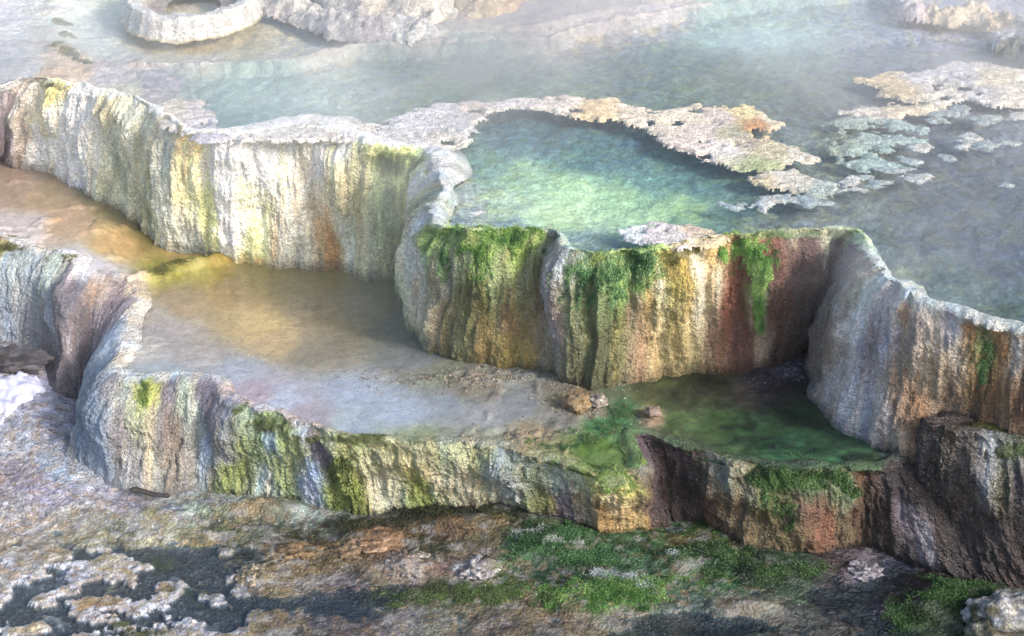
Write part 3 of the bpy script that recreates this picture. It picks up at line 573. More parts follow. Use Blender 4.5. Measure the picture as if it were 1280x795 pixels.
field_thing('mineral_mat', [(945,216),(990,213),(1035,228),(1042,240),(1000,243),(965,236),(942,224)],
  0., .005, 'small pale mineral mat right of the milky green pool, below the long curving mat', 'mineral mat', "970 220 dcd4cc;1000 228 c8c4b8;1030 238 a8b4b0;960 228 d8c8a8", group=WG, holes=.4, seed=5)
field_thing('mineral_mat', [(1055,137),(1078,130),(1110,131),(1138,124),(1100,117),(1112,108),(1076,99),(1100,91),(1160,86),(1190,77),(1230,80),(1300,92),(1305,128),(1240,134),(1200,122),(1180,135),(1130,143),(1100,152),(1066,146)],
  0., .007, 'broad cream and white mineral mat at the right edge of the upper pool', 'mineral mat',
  "1075 138 e0d8d0;1100 100 e2cfb0;1120 112 dcc8a8;1150 95 dcd8dc;1200 90 d8d4da;1180 120 e4dcd0;1240 100 e4d8c0;1280 115 e6dcd0;1130 130 e0d0b8;1220 115 dcd8dc", group=WG, holes=.27, seed=14)
field_thing('mineral_mat', [(773,287),(812,279),(870,281),(905,296),(892,305),(835,307),(792,300)],
  0., .008, 'pinkish mineral mat caught against the front lip of the upper pool', 'mineral mat', "785 287 c8d0d8;830 290 e0d4d4;870 292 d8c4b0;890 300 c8b898;850 300 d4cccc", group=WG, holes=.4, seed=23)
field_thing('mineral_mat', [(240,124),(270,138),(262,158),(300,160),(340,154),(420,150),(470,160),(440,172),(380,172),(280,176),(232,168),(205,148),(200,130)],
  0., .006, 'thin lilac white mineral crust along the back of the sunlit cliff lip', 'mineral mat', "240 140 d8d0d0;260 160 d0ccd8;330 160 ece8e0;420 162 e6dcd4;380 160 e2ded8;215 138 dcd4c4", group=WG, holes=.3, seed=33)
field_thing('mineral_mat', [(1030,155),(1075,146),(1120,150),(1160,160),(1150,172),(1110,182),(1130,200),(1090,214),(1060,205),(1040,185),(1032,170)],
  -.006, .009, 'grey green mineral sheet just under the water below the broad right mat', 'mineral mat', "1050 160 a0aca8;1100 165 a8bcb8;1080 190 a0b4b0;1120 200 9cb4b8;1050 180 98a498;1130 160 a8bcc0", group=WG, holes=.02, seed=37)
flakes = [(1207,171,9,3),(1229,180,11,3),(1257,176,9,3),(1201,180,7,2),(1142,200,9,3),(1187,196,8,2),(1148,223,10,3),(1099,228,12,5),(1260,229,6,2),(1060,229,14,7),(917,256,11,4),(1017,250,18,4),(958,251,19,7),(1178,142,13,4),(1206,138,12,5),(1272,143,10,3),(1120,211,22,4),(985,248,8,3),(1150,185,12,4),(1085,222,9,3),(1232,150,12,3),(600,262,9,3),(1165,150,9,3)]
FL = {0: 'just left of the big right hand mat group', }
spots = ['tiny round pale flake, lowest left of the trio under the broad right mat','oval pale flake floating alone, middle one of the trio below the broad right mat','small round pale flake, rightmost of the trio below the broad right mat','very small pale flake left of the oval one below the broad mat',
 'thin white flake right of the grey green submerged sheet','faint small flake floating in the dark blue water below the oval flakes','narrow pale flake floating above the streaky right lip','ragged grey flake under the grey green submerged sheet','smallest faint flake near the right picture edge over dark water',
 'broad grey flake right of the small pale mat','small pale flake nearest the right end of the milky green pool','long grey flake below the small pale mineral mat','wide grey flake between the milky pool and the long grey flake','pale flake touching the lower edge of the broad right mat on its left half',
 'rounded pale flake at the lower edge of the broad right mat','pale flake under the right end of the broad right mat','long ragged grey flake below the submerged sheet','small flake wedged between the long and the wide grey flakes','grey flake right of the submerged sheet middle','small grey flake left of the long ragged flake','slim pale flake close under the broad right mat','small pale flake at the left shore of the milky green pool','pale slim flake left of the flakes under the broad mat']
for i, (x, y, rx, ry) in enumerate(flakes):
    field_thing('mineral_flake', jitter_blob(x, y, rx, ry, 12, i), 0., .0025, spots[i], 'mineral flake', ('%d %d 98a8b0;%d %d a8b0b0' if i % 3 else '%d %d b8c0c4;%d %d c0c0bc') % (x-3, y, x+4, y), group='small mineral flakes on the dark water', res=.010, edge=.015, warp=.05, sink=.008, seed=i*3, rough=.2)

# rims and rocks at the back
def crater():
    c = at(242, 12, 0.0); n, m = 220, 70; R = .50
    th = np.linspace(0, 2*np.pi, n, endpoint=False); q = np.linspace(0, 1, m)
    TH, Qm = np.meshgrid(th, q, indexing='ij'); cs, sn = np.cos(TH), np.sin(TH)
    r = R*(1.2-.75*Qm) ; r = r*(1+.05*fbm(cs*2+5, sn*2, 3, 0)) + .012*fbm(cs*14, sn*14, 3, 1)
    h = .17*ss(0, .22, Qm)*(1-.72*ss(.42, .62, Qm)) + .02*fbm(cs*4+Qm*3, sn*4, 4, 2) + .014*ridge(TH*9, Qm*2, 2, 1)*ss(.4, .1, Qm)
    X = r*cs; Y = r*sn*1.25; V = np.stack([X, Y, h-.02], -1)
    col = np.full(X.shape+(3,), .80)*np.array([.93, .90, .86]); f = ss(.45, .6, Qm)[..., None]
    y_ = ss(.06, 0, Qm)[..., None]; col = col*(1-y_)+y_*np.array([.62, .50, .25])
    col = col*(1-f)+f*np.array([.36, .31, .29]); col = np.clip(col*(1+.3*fbm(TH*9, Qm*8, 4, 3))[..., None], .02, .84)*.70
    V = np.vstack([V.reshape(-1, 3), [[0, 0, .03]]]); i = np.arange(n*m).reshape(n, m); j = np.roll(i, -1, 0)
    Fq = np.stack([i[:, :-1], j[:, :-1], j[:, 1:], i[:, 1:]], -1).reshape(-1, 4)
    cap = np.stack([i[:, -1], j[:, -1], np.full(n, n*m), np.full(n, n*m)], -1)
    me_c = np.vstack([col.reshape(-1, 3), [[.3, .26, .25]]])
    o = make_mesh('travertine_crater', V, Fq, M_CRUST, me_c); o.location = c.tolist()
    set_props(o, 'low white ring shaped travertine crater with a hollow brown middle, standing in the milky pond', 'crater rim')
    return c
crater()
field_thing('travertine_ridge', [(345,-10),(362,12),(400,26),(430,38),(480,40),(520,42)], 0., .11, 'knobbly white travertine ridge right of the ring shaped crater', 'travertine ridge',
  "350 0 dcd4ce;380 20 e0dad4;420 35 dcd8d8;470 38 c8c0c4;510 44 dcdcdc", closed=False, width=.19, K=.58, dome=True, rough=.7, res=.018, nz=8, seed=4)
field_thing('rock_mound', [(395,-14),(440,-20),(520,-22),(570,-8),(575,22),(540,36),(480,34),(430,28),(395,10)], 0., .26, 'large cream white rock mound at the back left of the pool', 'rock mound',
  "420 10 d8d0cc;470 20 e6dcd0;520 15 f0e8dc;550 25 f4ece0;450 -5 e8d8c4;400 25 d8d4d4", width=.55, K=.58, dome=True, rough=.5, res=.02, nz=5, seed=6)
field_thing('rock_mound', [(560,-16),(640,-24),(668,-4),(650,12),(620,26),(585,28),(560,12)], 0., .22, 'rounded orange tinted rock mound in the steam at the back centre', 'rock mound',
  "570 20 ecd8bc;600 10 e8cfa8;640 0 dca884;620 20 dcc4a4;650 5 c8a890", width=.5, K=.58, dome=True, rough=.35, res=.02, nz=5, seed=12)
field_thing('travertine_ridge', [(1124,-20),(1126,4),(1140,20),(1180,24),(1215,20),(1245,30),(1300,40)], 0., .09, 'beige knobbly travertine rim curving round the back right corner of the pool', 'travertine ridge',
  "1130 5 c8c0d0;1140 20 cfc4cc;1180 24 d8c8b0;1220 20 dccdb8;1250 30 c4b49c;1280 38 b8b0b4", closed=False, width=.12, dome=True, rough=.8, res=.014, nz=11, seed=31)
field_thing('flat_boulder', [(1234,50),(1262,40),(1310,38),(1320,80),(1282,86),(1272,74),(1245,66)], 0., .10, 'grey white flat boulder in the pool at the back right corner', 'boulder',
  "1245 55 c4c4cc;1270 48 d0d0d8;1250 66 8a8a84;1280 75 84868a;1262 72 7c8078", width=.2, dome=True, rough=.5, res=.014, nz=9, seed=41)

# boulders and stones (irregular closed lumps)
import bmesh
from mathutils import noise
def lump(name, px, py, z, size, label, cat, hexes, group=None, seed=0, mat=None, sub=4, rough=.35, sink=.35, smooth=True, freq=1.8):
    c = at(px, py, z); bm = bmesh.new(); bmesh.ops.create_icosphere(bm, subdivisions=sub, radius=1.0); o3 = Vector((seed*7.1, seed*3.3, 1.7))
    cl = [lin(h) for h in hexes]; cols = []
    for v in bm.verts:
        p = v.co.copy(); d = noise.fractal(p*freq+o3, 1.0, 2.0, 5)*rough; w = noise.cell(p*4+o3)*.05*rough
        r = 1+d+w; t = max(0, min(.999, .5+.9*noise.fractal(p*2.2-o3, 1.0, 2.0, 4)))*(len(cl)-1); a = int(t)
        cc = cl[a] + (cl[min(a+1, len(cl)-1)]-cl[a])*(t-a)
        cols.append(np.clip((cc*.75+cc.mean()*.25)*.55*(1+.7*noise.noise(p*7+o3)+.4*noise.noise(p*19+o3)), .01, .84))
        v.co = Vector((p.x*r*size[0], p.y*r*size[1], (p.z*r+1-2*sink)*size[2]))
    V = np.array([v.co[:] for v in bm.verts]); Fc = np.array([[v.index for v in f.verts] for f in bm.faces]); bm.free()
    o = make_mesh(name, V, Fc, mat or M_ROCK, np.array(cols), smooth=smooth); o.location = c.tolist(); set_props(o, label, cat, group); return o
SG = 'stones lying in the shallow water'
lump('stone', 722, 506, lvl1, (.085,.07,.06), 'round tan stone at the edge of the silt pool below the middle cliff', 'stone', ['8a6a40','a88a5c','b09a78'], SG, 1)
lump('stone', 748, 504, lvl1, (.06,.05,.045), 'small pale broken stone right beside the round tan stone', 'stone', ['7a7068','b0a498','c8c0b8'], SG, 2)
lump('stone', 816, 516, lvl1, (.05,.04,.03), 'pinkish stone at the left side of the dark green pool', 'stone', ['8a7064','b0988c'], SG, 3)
lump('boulder', 1262, 782, lvl2, (.27,.18,.17), 'pale lichen crusted boulder cut by the bottom right corner', 'boulder', ['5a5a38','8a8a84','b8bcc8','a8a490','c4c8d4'], 'boulders in the bottom right corner', 4, rough=.3, sub=5, mat=M_CRUST)
lump('boulder', 1236, 800, lvl2, (.14,.12,.10), 'small olive crusted boulder left of the corner boulder', 'boulder', ['4a4a28','6a6a58','9a9a8c'], 'boulders in the bottom right corner', 5, rough=.4, mat=M_CRUST)
BG = 'lumps of crusted rock on the lower flat'
for i, (x, y, sz, hx, lb) in enumerate([
 (470,678,(.17,.11,.055),['7a5a34','a07850','c09a78'],'orange brown lump standing in dark moss below the long pale wall'),
 (432,690,(.12,.09,.04),['6a5638','9a7e54'],'low tan lump left of the orange brown one'),
 (598,712,(.12,.09,.075),['7a7478','b0acb4','c8c4c8'],'rounded whitish lump left of the bright green moss'),
 (510,706,(.14,.10,.06),['84787c','a89c98','98907c'],'pinkish grey lump below the orange brown lump'),
 (316,720,(.10,.08,.05),['7c7448','b09a7c','c0b0a0'],'small cream lump between two dark puddles'),
 (372,692,(.15,.08,.05),['7a5c30','a0804c'],'flat ochre lump at the left end of the mossy channel'),
 (838,725,(.028,.024,.02),['a8a090','c0b8a8'],'single pale pebble in the green weed'),
 (1080,713,(.10,.07,.04),['6a6474','a8a4b8','8a8694'],'rounded lilac grey lump below the dark cascade'),
 (640,651,(.05,.035,.02),['a07850','c0a890'],'tan slip of stone near the curved foot of the pale wall'),
 (590,655,(.10,.07,.03),['6a5030','8a6a48'],'low brown lump in the shade of the curved wall foot'),
 (545,700,(.05,.04,.03),['5c5848','8a8478'],'small grey lump between the pinkish and the whitish lump')]):
    lump('crusted_rock', x, y, lvl2, (sz[0], sz[1]*1.1, sz[2]*.75), lb, 'rock', hx, BG, 20+i, rough=.5, sub=5, sink=.5, mat=M_GROUND, freq=2.6)
lump('dark_rock', 12, 455, lambda x, y: lvl2(x, y)+.05, (.25,.10,.10), 'dark purplish rock ledge above the snow at the left edge', 'rock', ['2c2830','4c4650','7a7480'], None, 50, rough=.5, sub=5)
field_thing('snow_patch', [(-60,468),(0,472),(42,474),(62,490),(66,502),(34,522),(0,536),(-60,570)], lvl2, .085, 'bluish white patch of old snow under the dark rock ledge at the left edge', 'snow patch', "0 490 dadcf2;40 500 d2d4ee;0 520 c4c6e0", mat=M_SNOW, rough=.15, edge=.08, seed=3, K=.6)

# the charred stick
def stick():
    a = at(163, 613, lambda x, y: lvl2(x, y)+.07); b = at(213, 620, lambda x, y: lvl2(x, y)+.06); n, m = 26, 10; V = []
    ax = b-a; L = np.linalg.norm(ax)
    for i in range(n):
        t = i/(n-1); p = a+ax*t+np.array([0, .008*math.sin(t*5), .006*math.sin(t*7+1)]); r = .019*(1-.25*t)*(1 if .03 < t < .97 else .55)
        for k in range(m):
            th = k/m*2*math.pi; rr = r*(1+.25*noise.noise(Vector((t*9, math.cos(th)*1.5, math.sin(th)*1.5))))
            V.append(p+np.array([0, math.cos(th)*rr, math.sin(th)*rr]))
    V = np.array(V); Fc = [[i*m+k, i*m+(k+1) % m, (i+1)*m+(k+1) % m, (i+1)*m+k] for i in range(n-1) for k in range(m)]
    base = a.copy(); o = make_mesh('stick', V-base, Fc, M_WOOD); o.location = base.tolist()
    kn = at(188, 610, lvl2); kn[2] += .035
    set_props(o, 'short black charred stick lying on the grey flat at the foot of the lower wall', 'stick')
    W = []
    for i in range(6):
        for k in range(6):
            th = k/6*2*math.pi; W.append([.02+.008*i/5+math.cos(th)*.004*(1-i/8), .0+i*.008*.5, math.sin(th)*.004*(1-i/8)+i*.006])
    Fk = [[i*6+k, i*6+(k+1) % 6, (i+1)*6+(k+1) % 6, (i+1)*6+k] for i in range(5) for k in range(6)]
    t = make_mesh('twig_stub', np.array(W)+(ax*.5), Fk, M_WOOD, parent=o)
stick()

# ------------------------------------------------------------------ moss and algae: tufts of small fronds rooted on the stone
def moss(name, V, NRM, PX, PY, spots, count, hexes, label, cat, group=None, size=(.008, .020), droop=1.1, seed=0, lift=.004, pieces=4, kind=None, flat=False):
    rs = np.random.RandomState(seed); w = 0*PX
    for e in spots: w = np.maximum(w, e[4]*blob(PX, PY, *e[:4]) if len(e) > 4 else blob(PX, PY, *e))
    x, y, z = V[..., 0], V[..., 1], V[..., 2]; count = int(count*2.3)
    n = fbm(x*9+seed, y*9+z*7, 4, 1)+.7*fbm(x*30, y*30+z*16, 3, 2)
    w = np.clip(w-.22+.8*n, 0, 1)**1.9*(w > .06); w = w.ravel(); w = w/w.sum()
    idx = rs.choice(len(w), count, p=w); P = V.reshape(-1, 3)[idx]; Nn = NRM.reshape(-1, 3)[idx]
    cl = np.array([lin(h) for h in hexes])
    t = np.clip(.5+.9*fbm(P[:, 0]*8+seed, P[:, 1]*8+P[:, 2]*9, 4, 3)+rs.normal(0, .11, count), 0, .999)*(len(cl)-1)
    a = t.astype(int); cc = cl[a]+(cl[np.minimum(a+1, len(cl)-1)]-cl[a])*(t-a)[:, None]
    Vs, Cs = [], []
    for k in range(pieces):
        d = Nn*rs.uniform(.3, .8, (count, 1))*(.35 if flat else 1) + rs.normal(0, .45, (count, 3))*([1, .7, .5] if flat else [1, 1, 1]); d[:, 2] -= droop*rs.uniform(.3, 1.5, count)
        d /= np.linalg.norm(d, axis=1)[:, None]; L = rs.uniform(size[0]*.45, size[1]*.5, count)[:, None]
        s_ = np.cross(d, rs.normal(0, 1, (count, 3))); s_ /= np.linalg.norm(s_, axis=1)[:, None]+1e-9; wd = L*rs.uniform(.18, .38, (count, 1))
        o = P + Nn*lift + rs.normal(0, .004, (count, 3)) + (rs.uniform(-.018, .018, (count, 3))*[1, 1, .15] if flat else 0)
        Vs += [o-s_*wd*.5, o+d*L*.5+s_*wd, o+d*L, o+d*L*.5-s_*wd]
        c = cc*rs.uniform(.84, 1.18, (count, 1)); Cs += [c*.9, c, c*1.15, c]
    V4 = np.stack(Vs, 1).reshape(-1, 3); C4 = np.stack(Cs, 1).reshape(-1, 3); gr = C4.mean(1, keepdims=True); C4 = np.clip((gr+(C4-gr)*.72)*.66, .004, .8)
    base = P.mean(0); base[2] = P[:, 2].min()
    o = make_mesh(name, V4-base, np.arange(len(V4)).reshape(-1, 4), M_MOSS, C4, smooth=False); o.location = base.tolist()
    set_props(o, label, cat, group, kind); return o
def wall_nrm(W):
    P = W.P; a = np.gradient(P, axis=0); b = np.gradient(P, axis=1); n = np.cross(a, b); n /= np.linalg.norm(n, axis=-1)[..., None]+1e-9
    flip = np.sign((n[..., 0]*W.n[:, None, 0]+n[..., 1]*W.n[:, None, 1]+.5*n[..., 2])); return n*np.where(flip == 0, 1, flip)[..., None]
MG = 'moss hanging over the terrace lips'
G1 = ['2c5a1c','4a8a24','6aa82c','98c440','c8dc78']; G2 = ['2a5a38','3c7a3c','5a9a50','88b870']; G3 = ['4a4c18','70742a','98983c','c0b860']
N1, N2, N3 = wall_nrm(W1), wall_nrm(W2), wall_nrm(W3)
def wmoss(W, Nr, *a, **k): return moss('moss_clump', W.P, Nr, W.PX, W.PY, *a, **k)
wmoss(W1, N1, [(600,300,30,22),(640,300,28,18),(668,297,16,16),(600,325,16,16,.7),(570,292,14,12,.8)], 5200, G1, 'bright green moss over the lip at the near corner of the milky green pool', 'moss', MG, seed=1)
wmoss(W1, N1, [(556,310,9,34,.9),(562,300,12,16,.7)], 1300, G2+['88a870'], 'narrow green moss strands hanging at the corner left of the bright moss', 'moss', MG, seed=2)
wmoss(W1, N1, [(720,345,26,26,.8),(760,335,30,22),(795,335,24,26,.9),(770,365,22,22,.5),(812,320,10,12,.8)], 5200, G2+['a8c050'], 'blue green algae curtain hanging over the middle of the upper cliff', 'moss', MG, seed=3, size=(.008, .026), droop=1.6)
wmoss(W1, N1, [(925,310,26,14),(942,325,20,20),(950,350,12,26,.9),(905,315,12,14,.8),(951,385,6,22,.6)], 5600, ['2c6a14','4c9a1c','6cba28','90d03c','b8e060'], 'vivid green moss clump with a long tail between two red brown stains', 'moss', MG, seed=4)
wmoss(W1, N1, [(1000,292,50,5),(1050,290,24,5,.9),(975,294,12,5,.8)], 1500, ['5a8a34','88b060','b8d098','d8e0c0'], 'thin pale green moss fringe on the lip above the dark red recess', 'moss', MG, seed=5, size=(.006, .016))
wmoss(W1, N1, [(495,196,26,14),(478,205,10,16,.7),(515,210,14,18,.6)], 2600, ['8aa050','a8b860','c8d480','e0e0a0'], 'yellow green moss on the lip near the left corner of the milky pool', 'moss', MG, seed=6, size=(.006, .014))
wmoss(W1, N1, [(845,325,18,14,.8),(822,318,8,12,.9),(858,310,14,10,.7)], 1500, ['6a6a20','98902c','b8a850','c8c888'], 'ochre green moss patch on the cream part of the upper cliff', 'moss', MG, seed=7, size=(.006, .016))
wmoss(W1, N1, [(1238,436,9,14),(1228,462,8,18,.8)], 1300, ['2c6a24','4c8a34','88a860'], 'small green moss clump on the brown stained right cliff', 'moss', MG, seed=8)
wmoss(W1, N1, [(60,106,14,5),(75,108,10,6,.7)], 600, G3, 'olive yellow moss tuft on the far left end of the upper lip', 'moss', MG, seed=9, size=(.005, .013))
wmoss(W2, N2, [(180,490,7,16)], 700, ['5a7a1c','7c9a2c','9cb84c'], 'small green moss tuft on the front of the left lower wall', 'moss', MG, seed=10)
wmoss(W2, N2, [(427,610,10,24),(436,600,12,18,.7)], 2200, ['3c4c14','55681c','74862c','8c9c48'], 'hanging grass like olive moss on the lower wall', 'moss', MG, seed=11, size=(.015, .04), droop=2.2)
wmoss(W2, N2, [(740,580,40,12),(770,598,22,12,.8),(700,575,20,10,.7)], 3200, ['3c6a2c','6a9a2c','98b850','b8c8a0'], 'green and white moss crown on the rounded end of the long pale wall', 'moss', MG, seed=12, size=(.006, .016))
wmoss(W2, N2, [(1000,598,55,14,.9),(960,605,20,24,.8),(1050,600,25,16,.7),(985,630,12,22,.6)], 5200, ['1c3c14','2c5c1c','4c7c2c','6c9c54'], 'dark green algae hanging over the lip of the dark green pool', 'moss', MG, seed=13, size=(.008, .022), droop=1.6)
wmoss(W2, N2, [(330,530,26,8,.9),(300,512,12,8,.8),(440,548,50,5,.9),(505,548,24,5,.8)], 2600, ['4a5a24','6a7a34','8a9a54'], 'thin olive moss edging along the long pale lower wall', 'moss', MG, seed=14, size=(.006, .015))
wmoss(W2, N2, [(10,308,14,8),(80,320,16,6,.8),(62,326,8,5,.6)], 800, G3, 'olive yellow moss along the lip at the left picture edge', 'moss', MG, seed=15, size=(.006, .015))
wmoss(W3, N3, [(1270,560,20,8,.9),(1235,552,12,6,.7)], 700, ['3a5a1c','5a7a34','8c9c6c'], 'small green moss patch on the lip of the right basin', 'moss', MG, seed=16, size=(.006, .015))
def gmoss(surf, *a, **k):
    V, PX, PY = SURF[surf]; Nn = np.zeros(V.shape); Nn[..., 2] = 1
    return moss(k.pop('nm', 'algae_patch'), V[::2, ::2], Nn[::2, ::2], PX[::2, ::2], PY[::2, ::2], *a, droop=-.05, lift=.002, flat=True, **k)
AG = 'green algae on the lower flat'
gmoss('ground', [(690,682,44,22),(660,690,24,14,.8),(740,700,40,14,.8)], 6000, ['102c18','1c4c24','2c6a2c','4c8a44','2c6a3c'], 'deep green algae mound below the rounded wall end', 'algae', AG, seed=21, size=(.010, .024))
gmoss('ground', [(770,745,60,12),(820,735,40,10,.8),(700,745,50,12,.7)], 6000, ['2c5a14','3f7a20','5c962c','84b04c'], 'bright green algae sheet in the middle of the foreground', 'algae', AG, seed=22, size=(.010, .022))
gmoss('ground', [(880,695,70,10),(930,715,60,10,.9),(1000,712,30,8,.7)], 5500, ['12301c','1c4a20','2f5c20','4c7a34'], 'dark green algae strip under the dark green pool wall', 'algae', AG, seed=23, size=(.010, .024))
gmoss('ground', [(1185,755,46,22),(1150,775,30,14,.9),(1220,740,30,10,.6)], 5500, ['142c10','244a1a','346a20','4c7c34'], 'green algae mound left of the corner boulders', 'algae', AG, seed=24, size=(.010, .024))
gmoss('ground', [(600,745,70,12,.8),(530,742,50,10,.7),(640,735,40,10,.6)], 3600, ['34401c','4a6428','5c7a34'], 'thin olive algae veil below the whitish lump', 'algae', AG, seed=25, size=(.008, .018))
gmoss('ground', [(460,655,60,6),(560,642,70,6),(650,640,50,7),(400,668,40,5,.7),(720,668,50,6,.8)], 3600, ['20280f','343c18','4a4c20'], 'dark moss band along the curved foot of the long pale wall', 'moss', None, seed=26, size=(.008, .018), nm='moss_band')
gmoss('ground', [(180,790,40,6),(150,780,20,5,.7),(250,745,30,8,.6),(200,700,30,8,.5)], 1600, ['3a4a1c','5a6a2c','7c8a44'], 'scattered olive algae among the crust plates at the bottom left', 'algae', AG, seed=27, size=(.006, .015))
gmoss('ground', [(668,674,16,8),(690,688,16,5,.8),(720,690,10,4,.5)], 1300, ['8a9a90','a8b8b0','c8d0cc'], 'whitish filaments lying on the deep green algae mound', 'filaments', 'white filaments in the algae', seed=28, size=(.008, .02), nm='white_filaments')
gmoss('ground', [(780,732,26,6),(750,722,16,5,.7),(800,742,16,4,.7),(840,700,14,4,.6)], 1300, ['8a9aa0','a8b8bc','c4d0d4'], 'whitish filaments across the bright green algae sheet', 'filaments', 'white filaments in the algae', seed=29, size=(.008, .02), nm='white_filaments')
gmoss('middle_pool_bed', [(195,342,16,8),(225,334,16,6,.9),(205,345,10,8,.9),(245,330,10,5,.7)], 1600, ['5c641c','848428','a8a03c'], 'olive moss on the small dam between the peach shelf and the brown pool', 'moss', None, seed=30, size=(.006, .016), nm='moss_clump')
gmoss('middle_pool_bed', [(775,512,18,12),(760,530,20,10,.8),(735,548,36,10,.8),(690,550,30,6,.6)], 2200, ['1c5a34','2f7a4a','4a8a34','6a8a3c'], 'emerald algae where the silt pool meets the dark green pool', 'algae', None, seed=31, size=(.006, .016))
gmoss('middle_pool_bed', [(1075,572,40,8),(1000,560,40,6,.6),(1105,570,20,8,.8)], 1500, ['24442c','346a3c','4c8454'], 'fine green algae at the near edge of the dark green pool', 'algae', None, seed=32, size=(.005, .013))
gmoss('upper_pool_bed', [(75,24,12,6),(82,38,8,4),(85,64,16,6),(104,70,16,4),(68,60,6,4)], 1800, ['6a6c3c','98945c','c0b87c'], 'yellow olive moss at the far left shore of the upper pool', 'moss', None, seed=33, size=(.010, .022), nm='moss_clump')

# ------------------------------------------------------------------ loose mineral grit (too many and small to count)
def grit(name, surf, spots, count, hexes, label, size=(.003, .009), seed=0):
    V, PX, PY = SURF[surf]; rs = np.random.RandomState(seed); w = 0*PX
    for e in spots: w = np.maximum(w, (e[4] if len(e) > 4 else 1)*blob(PX, PY, *e[:4]))
    w = (w*np.clip(.5+1.3*fbm(V[..., 0]*8+seed, V[..., 1]*12, 4, 0), 0, 2)*(w > .05)).ravel(); idx = rs.choice(len(w), count, p=w/w.sum())
    P = V.reshape(-1, 3)[idx] + rs.uniform(-.007, .007, (count, 3))*[1, 1, 0]; cl = np.array([lin(h) for h in hexes]); cc = cl[rs.randint(0, len(cl), count)]*rs.uniform(.4, .8, (count, 1))
    O = np.array([[1, 0, 0], [0, 1, 0], [-1, 0, 0], [0, -1, 0], [0, 0, .7], [0, 0, -.5]]); T = np.array([[0, 1, 4], [1, 2, 4], [2, 3, 4], [3, 0, 4], [1, 0, 5], [2, 1, 5], [3, 2, 5], [0, 3, 5]])
    r = (size[0]+(size[1]-size[0])*rs.rand(count)**2.5)[:, None, None]; a = rs.rand(count)*6.28; R = np.zeros((count, 3, 3)); R[:, 0, 0] = np.cos(a); R[:, 0, 1] = -np.sin(a); R[:, 1, 0] = np.sin(a); R[:, 1, 1] = np.cos(a); R[:, 2, 2] = 1
    Q = np.einsum('nij,vj->nvi', R, O)*rs.uniform(.5, 1.2, (count, 6, 3))*r + P[:, None]
    Fc = (T[None]+6*np.arange(count)[:, None, None]).reshape(-1, 3)
    o = make_mesh(name, Q.reshape(-1, 3), Fc, M_MOSS, np.repeat(cc, 6, 0), smooth=False); o['kind'] = 'stuff'; o['label'] = label
grit('mineral_grit', 'ground', [(120,625,130,26),(40,580,70,40,.7),(230,640,60,14,.5)], 4500, ['8c8ca0','a4a4b8','b4b4c8','7a7480','5c5864'], 'lilac white mineral grit strewn on the grey slope at the lower left', seed=1)
grit('crust_crumbs', 'ground', [(150,740,190,50),(500,720,200,40,.7),(800,760,200,30,.5)], 3500, ['90806a','a49c98','7a5a3a','5a5038','88888c','4c4030'], 'tan and white crust crumbs over the flat foreground', seed=2)
grit('silt_crumbs', 'middle_pool_bed', [(600,472,120,12),(730,505,60,18),(680,540,90,10,.7)], 3500, ['7a6a54','9a9080','544c40','b0a898'], 'small mineral crumbs under the middle cliff and beside the round tan stone', seed=3, size=(.004, .012))
grit('dark_crumbs', 'middle_pool_bed', [(990,456,26,9),(965,470,26,8,.5)], 450, ['5a5468','3c3844','8a849a','2c2830'], 'dark lilac rubble at the foot of the red brown recess', seed=4, size=(.006, .02))

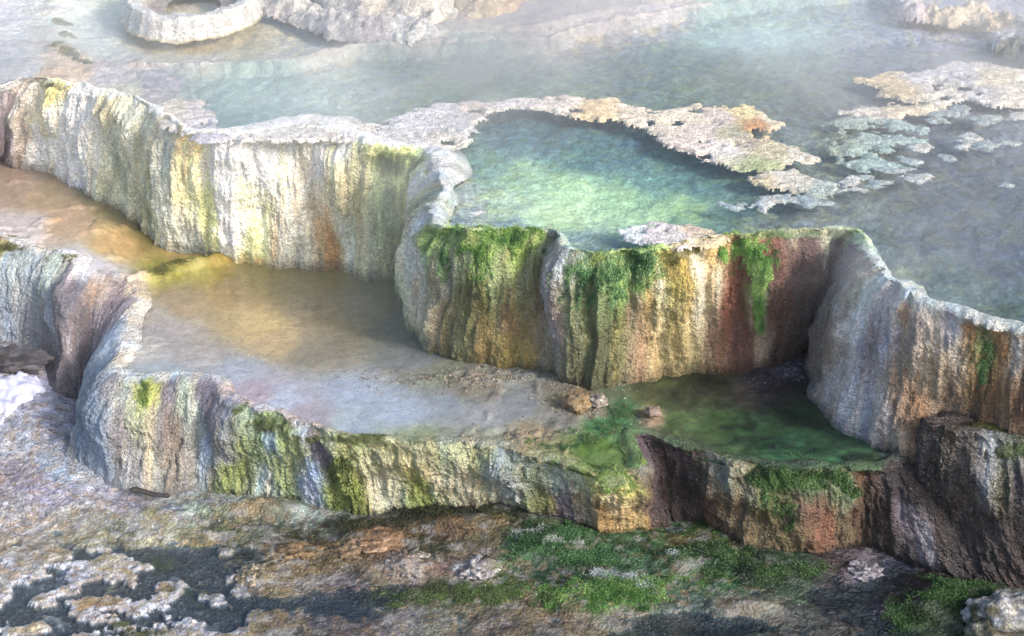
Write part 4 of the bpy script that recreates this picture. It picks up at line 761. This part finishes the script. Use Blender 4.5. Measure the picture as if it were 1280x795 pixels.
# ------------------------------------------------------------------ steam drifting over the hot water
def steam():
    x0, x1, y0, y1, z0, z1 = -6, 6.4, -2.6, 7.5, -1.75, 1.3
    V = [(x, y, z) for x in (x0, x1) for y in (y0, y1) for z in (z0, z1)]
    Fq = [(0,1,3,2),(4,6,7,5),(0,4,5,1),(2,3,7,6),(0,2,6,4),(1,5,7,3)]
    m = bpy.data.materials.new('drifting_steam'); m.use_nodes = True; nt = m.node_tree; nt.nodes.clear(); L = nt.links.new
    out = N(nt, 'ShaderNodeOutputMaterial'); pv = N(nt, 'ShaderNodeVolumePrincipled'); pv.inputs['Color'].default_value = (.97, .97, 1, 1); pv.inputs['Anisotropy'].default_value = .25
    L(pv.outputs[0], out.inputs['Volume']); tc = N(nt, 'ShaderNodeTexCoord'); tot = None
    spots = [(480,160,.2,.8,.3,.52),(360,50,.3,1.1,.3,.34),(640,30,.35,1.1,.35,.52),(1080,90,.3,1.0,.3,.26),(1250,40,.35,.95,.35,.50),(940,30,.3,.8,.3,.36),(1140,325,.12,.5,.2,.38),(1220,230,.15,.7,.2,.12),(150,90,.25,1.0,.25,.2),(20,50,.3,.9,.3,.36)]
    low_ = [(540,320,-.65,.35,.35,.45),(470,420,-.8,.9,.2,.08),(120,650,-1.5,.8,.18,.14),(60,380,-.8,.7,.3,.08)]
    for (px, py, h, r, rz, A) in spots+low_:
        c = at(px, py, h); mp = N(nt, 'ShaderNodeVectorMath', operation='SUBTRACT'); L(tc.outputs['Object'], mp.inputs[0]); mp.inputs[1].default_value = c.tolist()
        sc = N(nt, 'ShaderNodeVectorMath', operation='MULTIPLY'); L(mp.outputs[0], sc.inputs[0]); sc.inputs[1].default_value = (1/r, 1/r, 1/rz)
        ln = N(nt, 'ShaderNodeVectorMath', operation='DOT_PRODUCT'); L(sc.outputs[0], ln.inputs[0]); L(sc.outputs[0], ln.inputs[1])
        ng = N(nt, 'ShaderNodeMath', operation='MULTIPLY'); L(ln.outputs['Value'], ng.inputs[0]); ng.inputs[1].default_value = -1.0
        ex = N(nt, 'ShaderNodeMath', operation='EXPONENT'); L(ng.outputs[0], ex.inputs[0])
        ma = N(nt, 'ShaderNodeMath', operation='MULTIPLY_ADD'); L(ex.outputs[0], ma.inputs[0]); ma.inputs[1].default_value = A
        if tot is None: ma.inputs[2].default_value = .004
        else: L(tot.outputs[0], ma.inputs[2])
        tot = ma
    mp = N(nt, 'ShaderNodeMapping'); mp.inputs['Scale'].default_value = (.75, .9, 1.6); mp.inputs['Rotation'].default_value = (.2, .35, .4); L(tc.outputs['Object'], mp.inputs[0])
    nz = N(nt, 'ShaderNodeTexNoise', Scale=1.5, Detail=3.0, Roughness=.55, Distortion=.8); L(mp.outputs[0], nz.inputs['Vector'])
    mr = N(nt, 'ShaderNodeMapRange'); L(nz.outputs['Fac'], mr.inputs[0])
    for k, v in ((1, .40), (2, .62), (3, .08), (4, 2.2)): mr.inputs[k].default_value = v
    mu = N(nt, 'ShaderNodeMath', operation='MULTIPLY'); L(tot.outputs[0], mu.inputs[0]); L(mr.outputs[0], mu.inputs[1]); L(mu.outputs[0], pv.inputs['Density'])
    o = make_mesh('steam', V, Fq, m, smooth=False); o['kind'] = 'stuff'; o['label'] = 'thin white steam drifting over the hot pools'
steam()
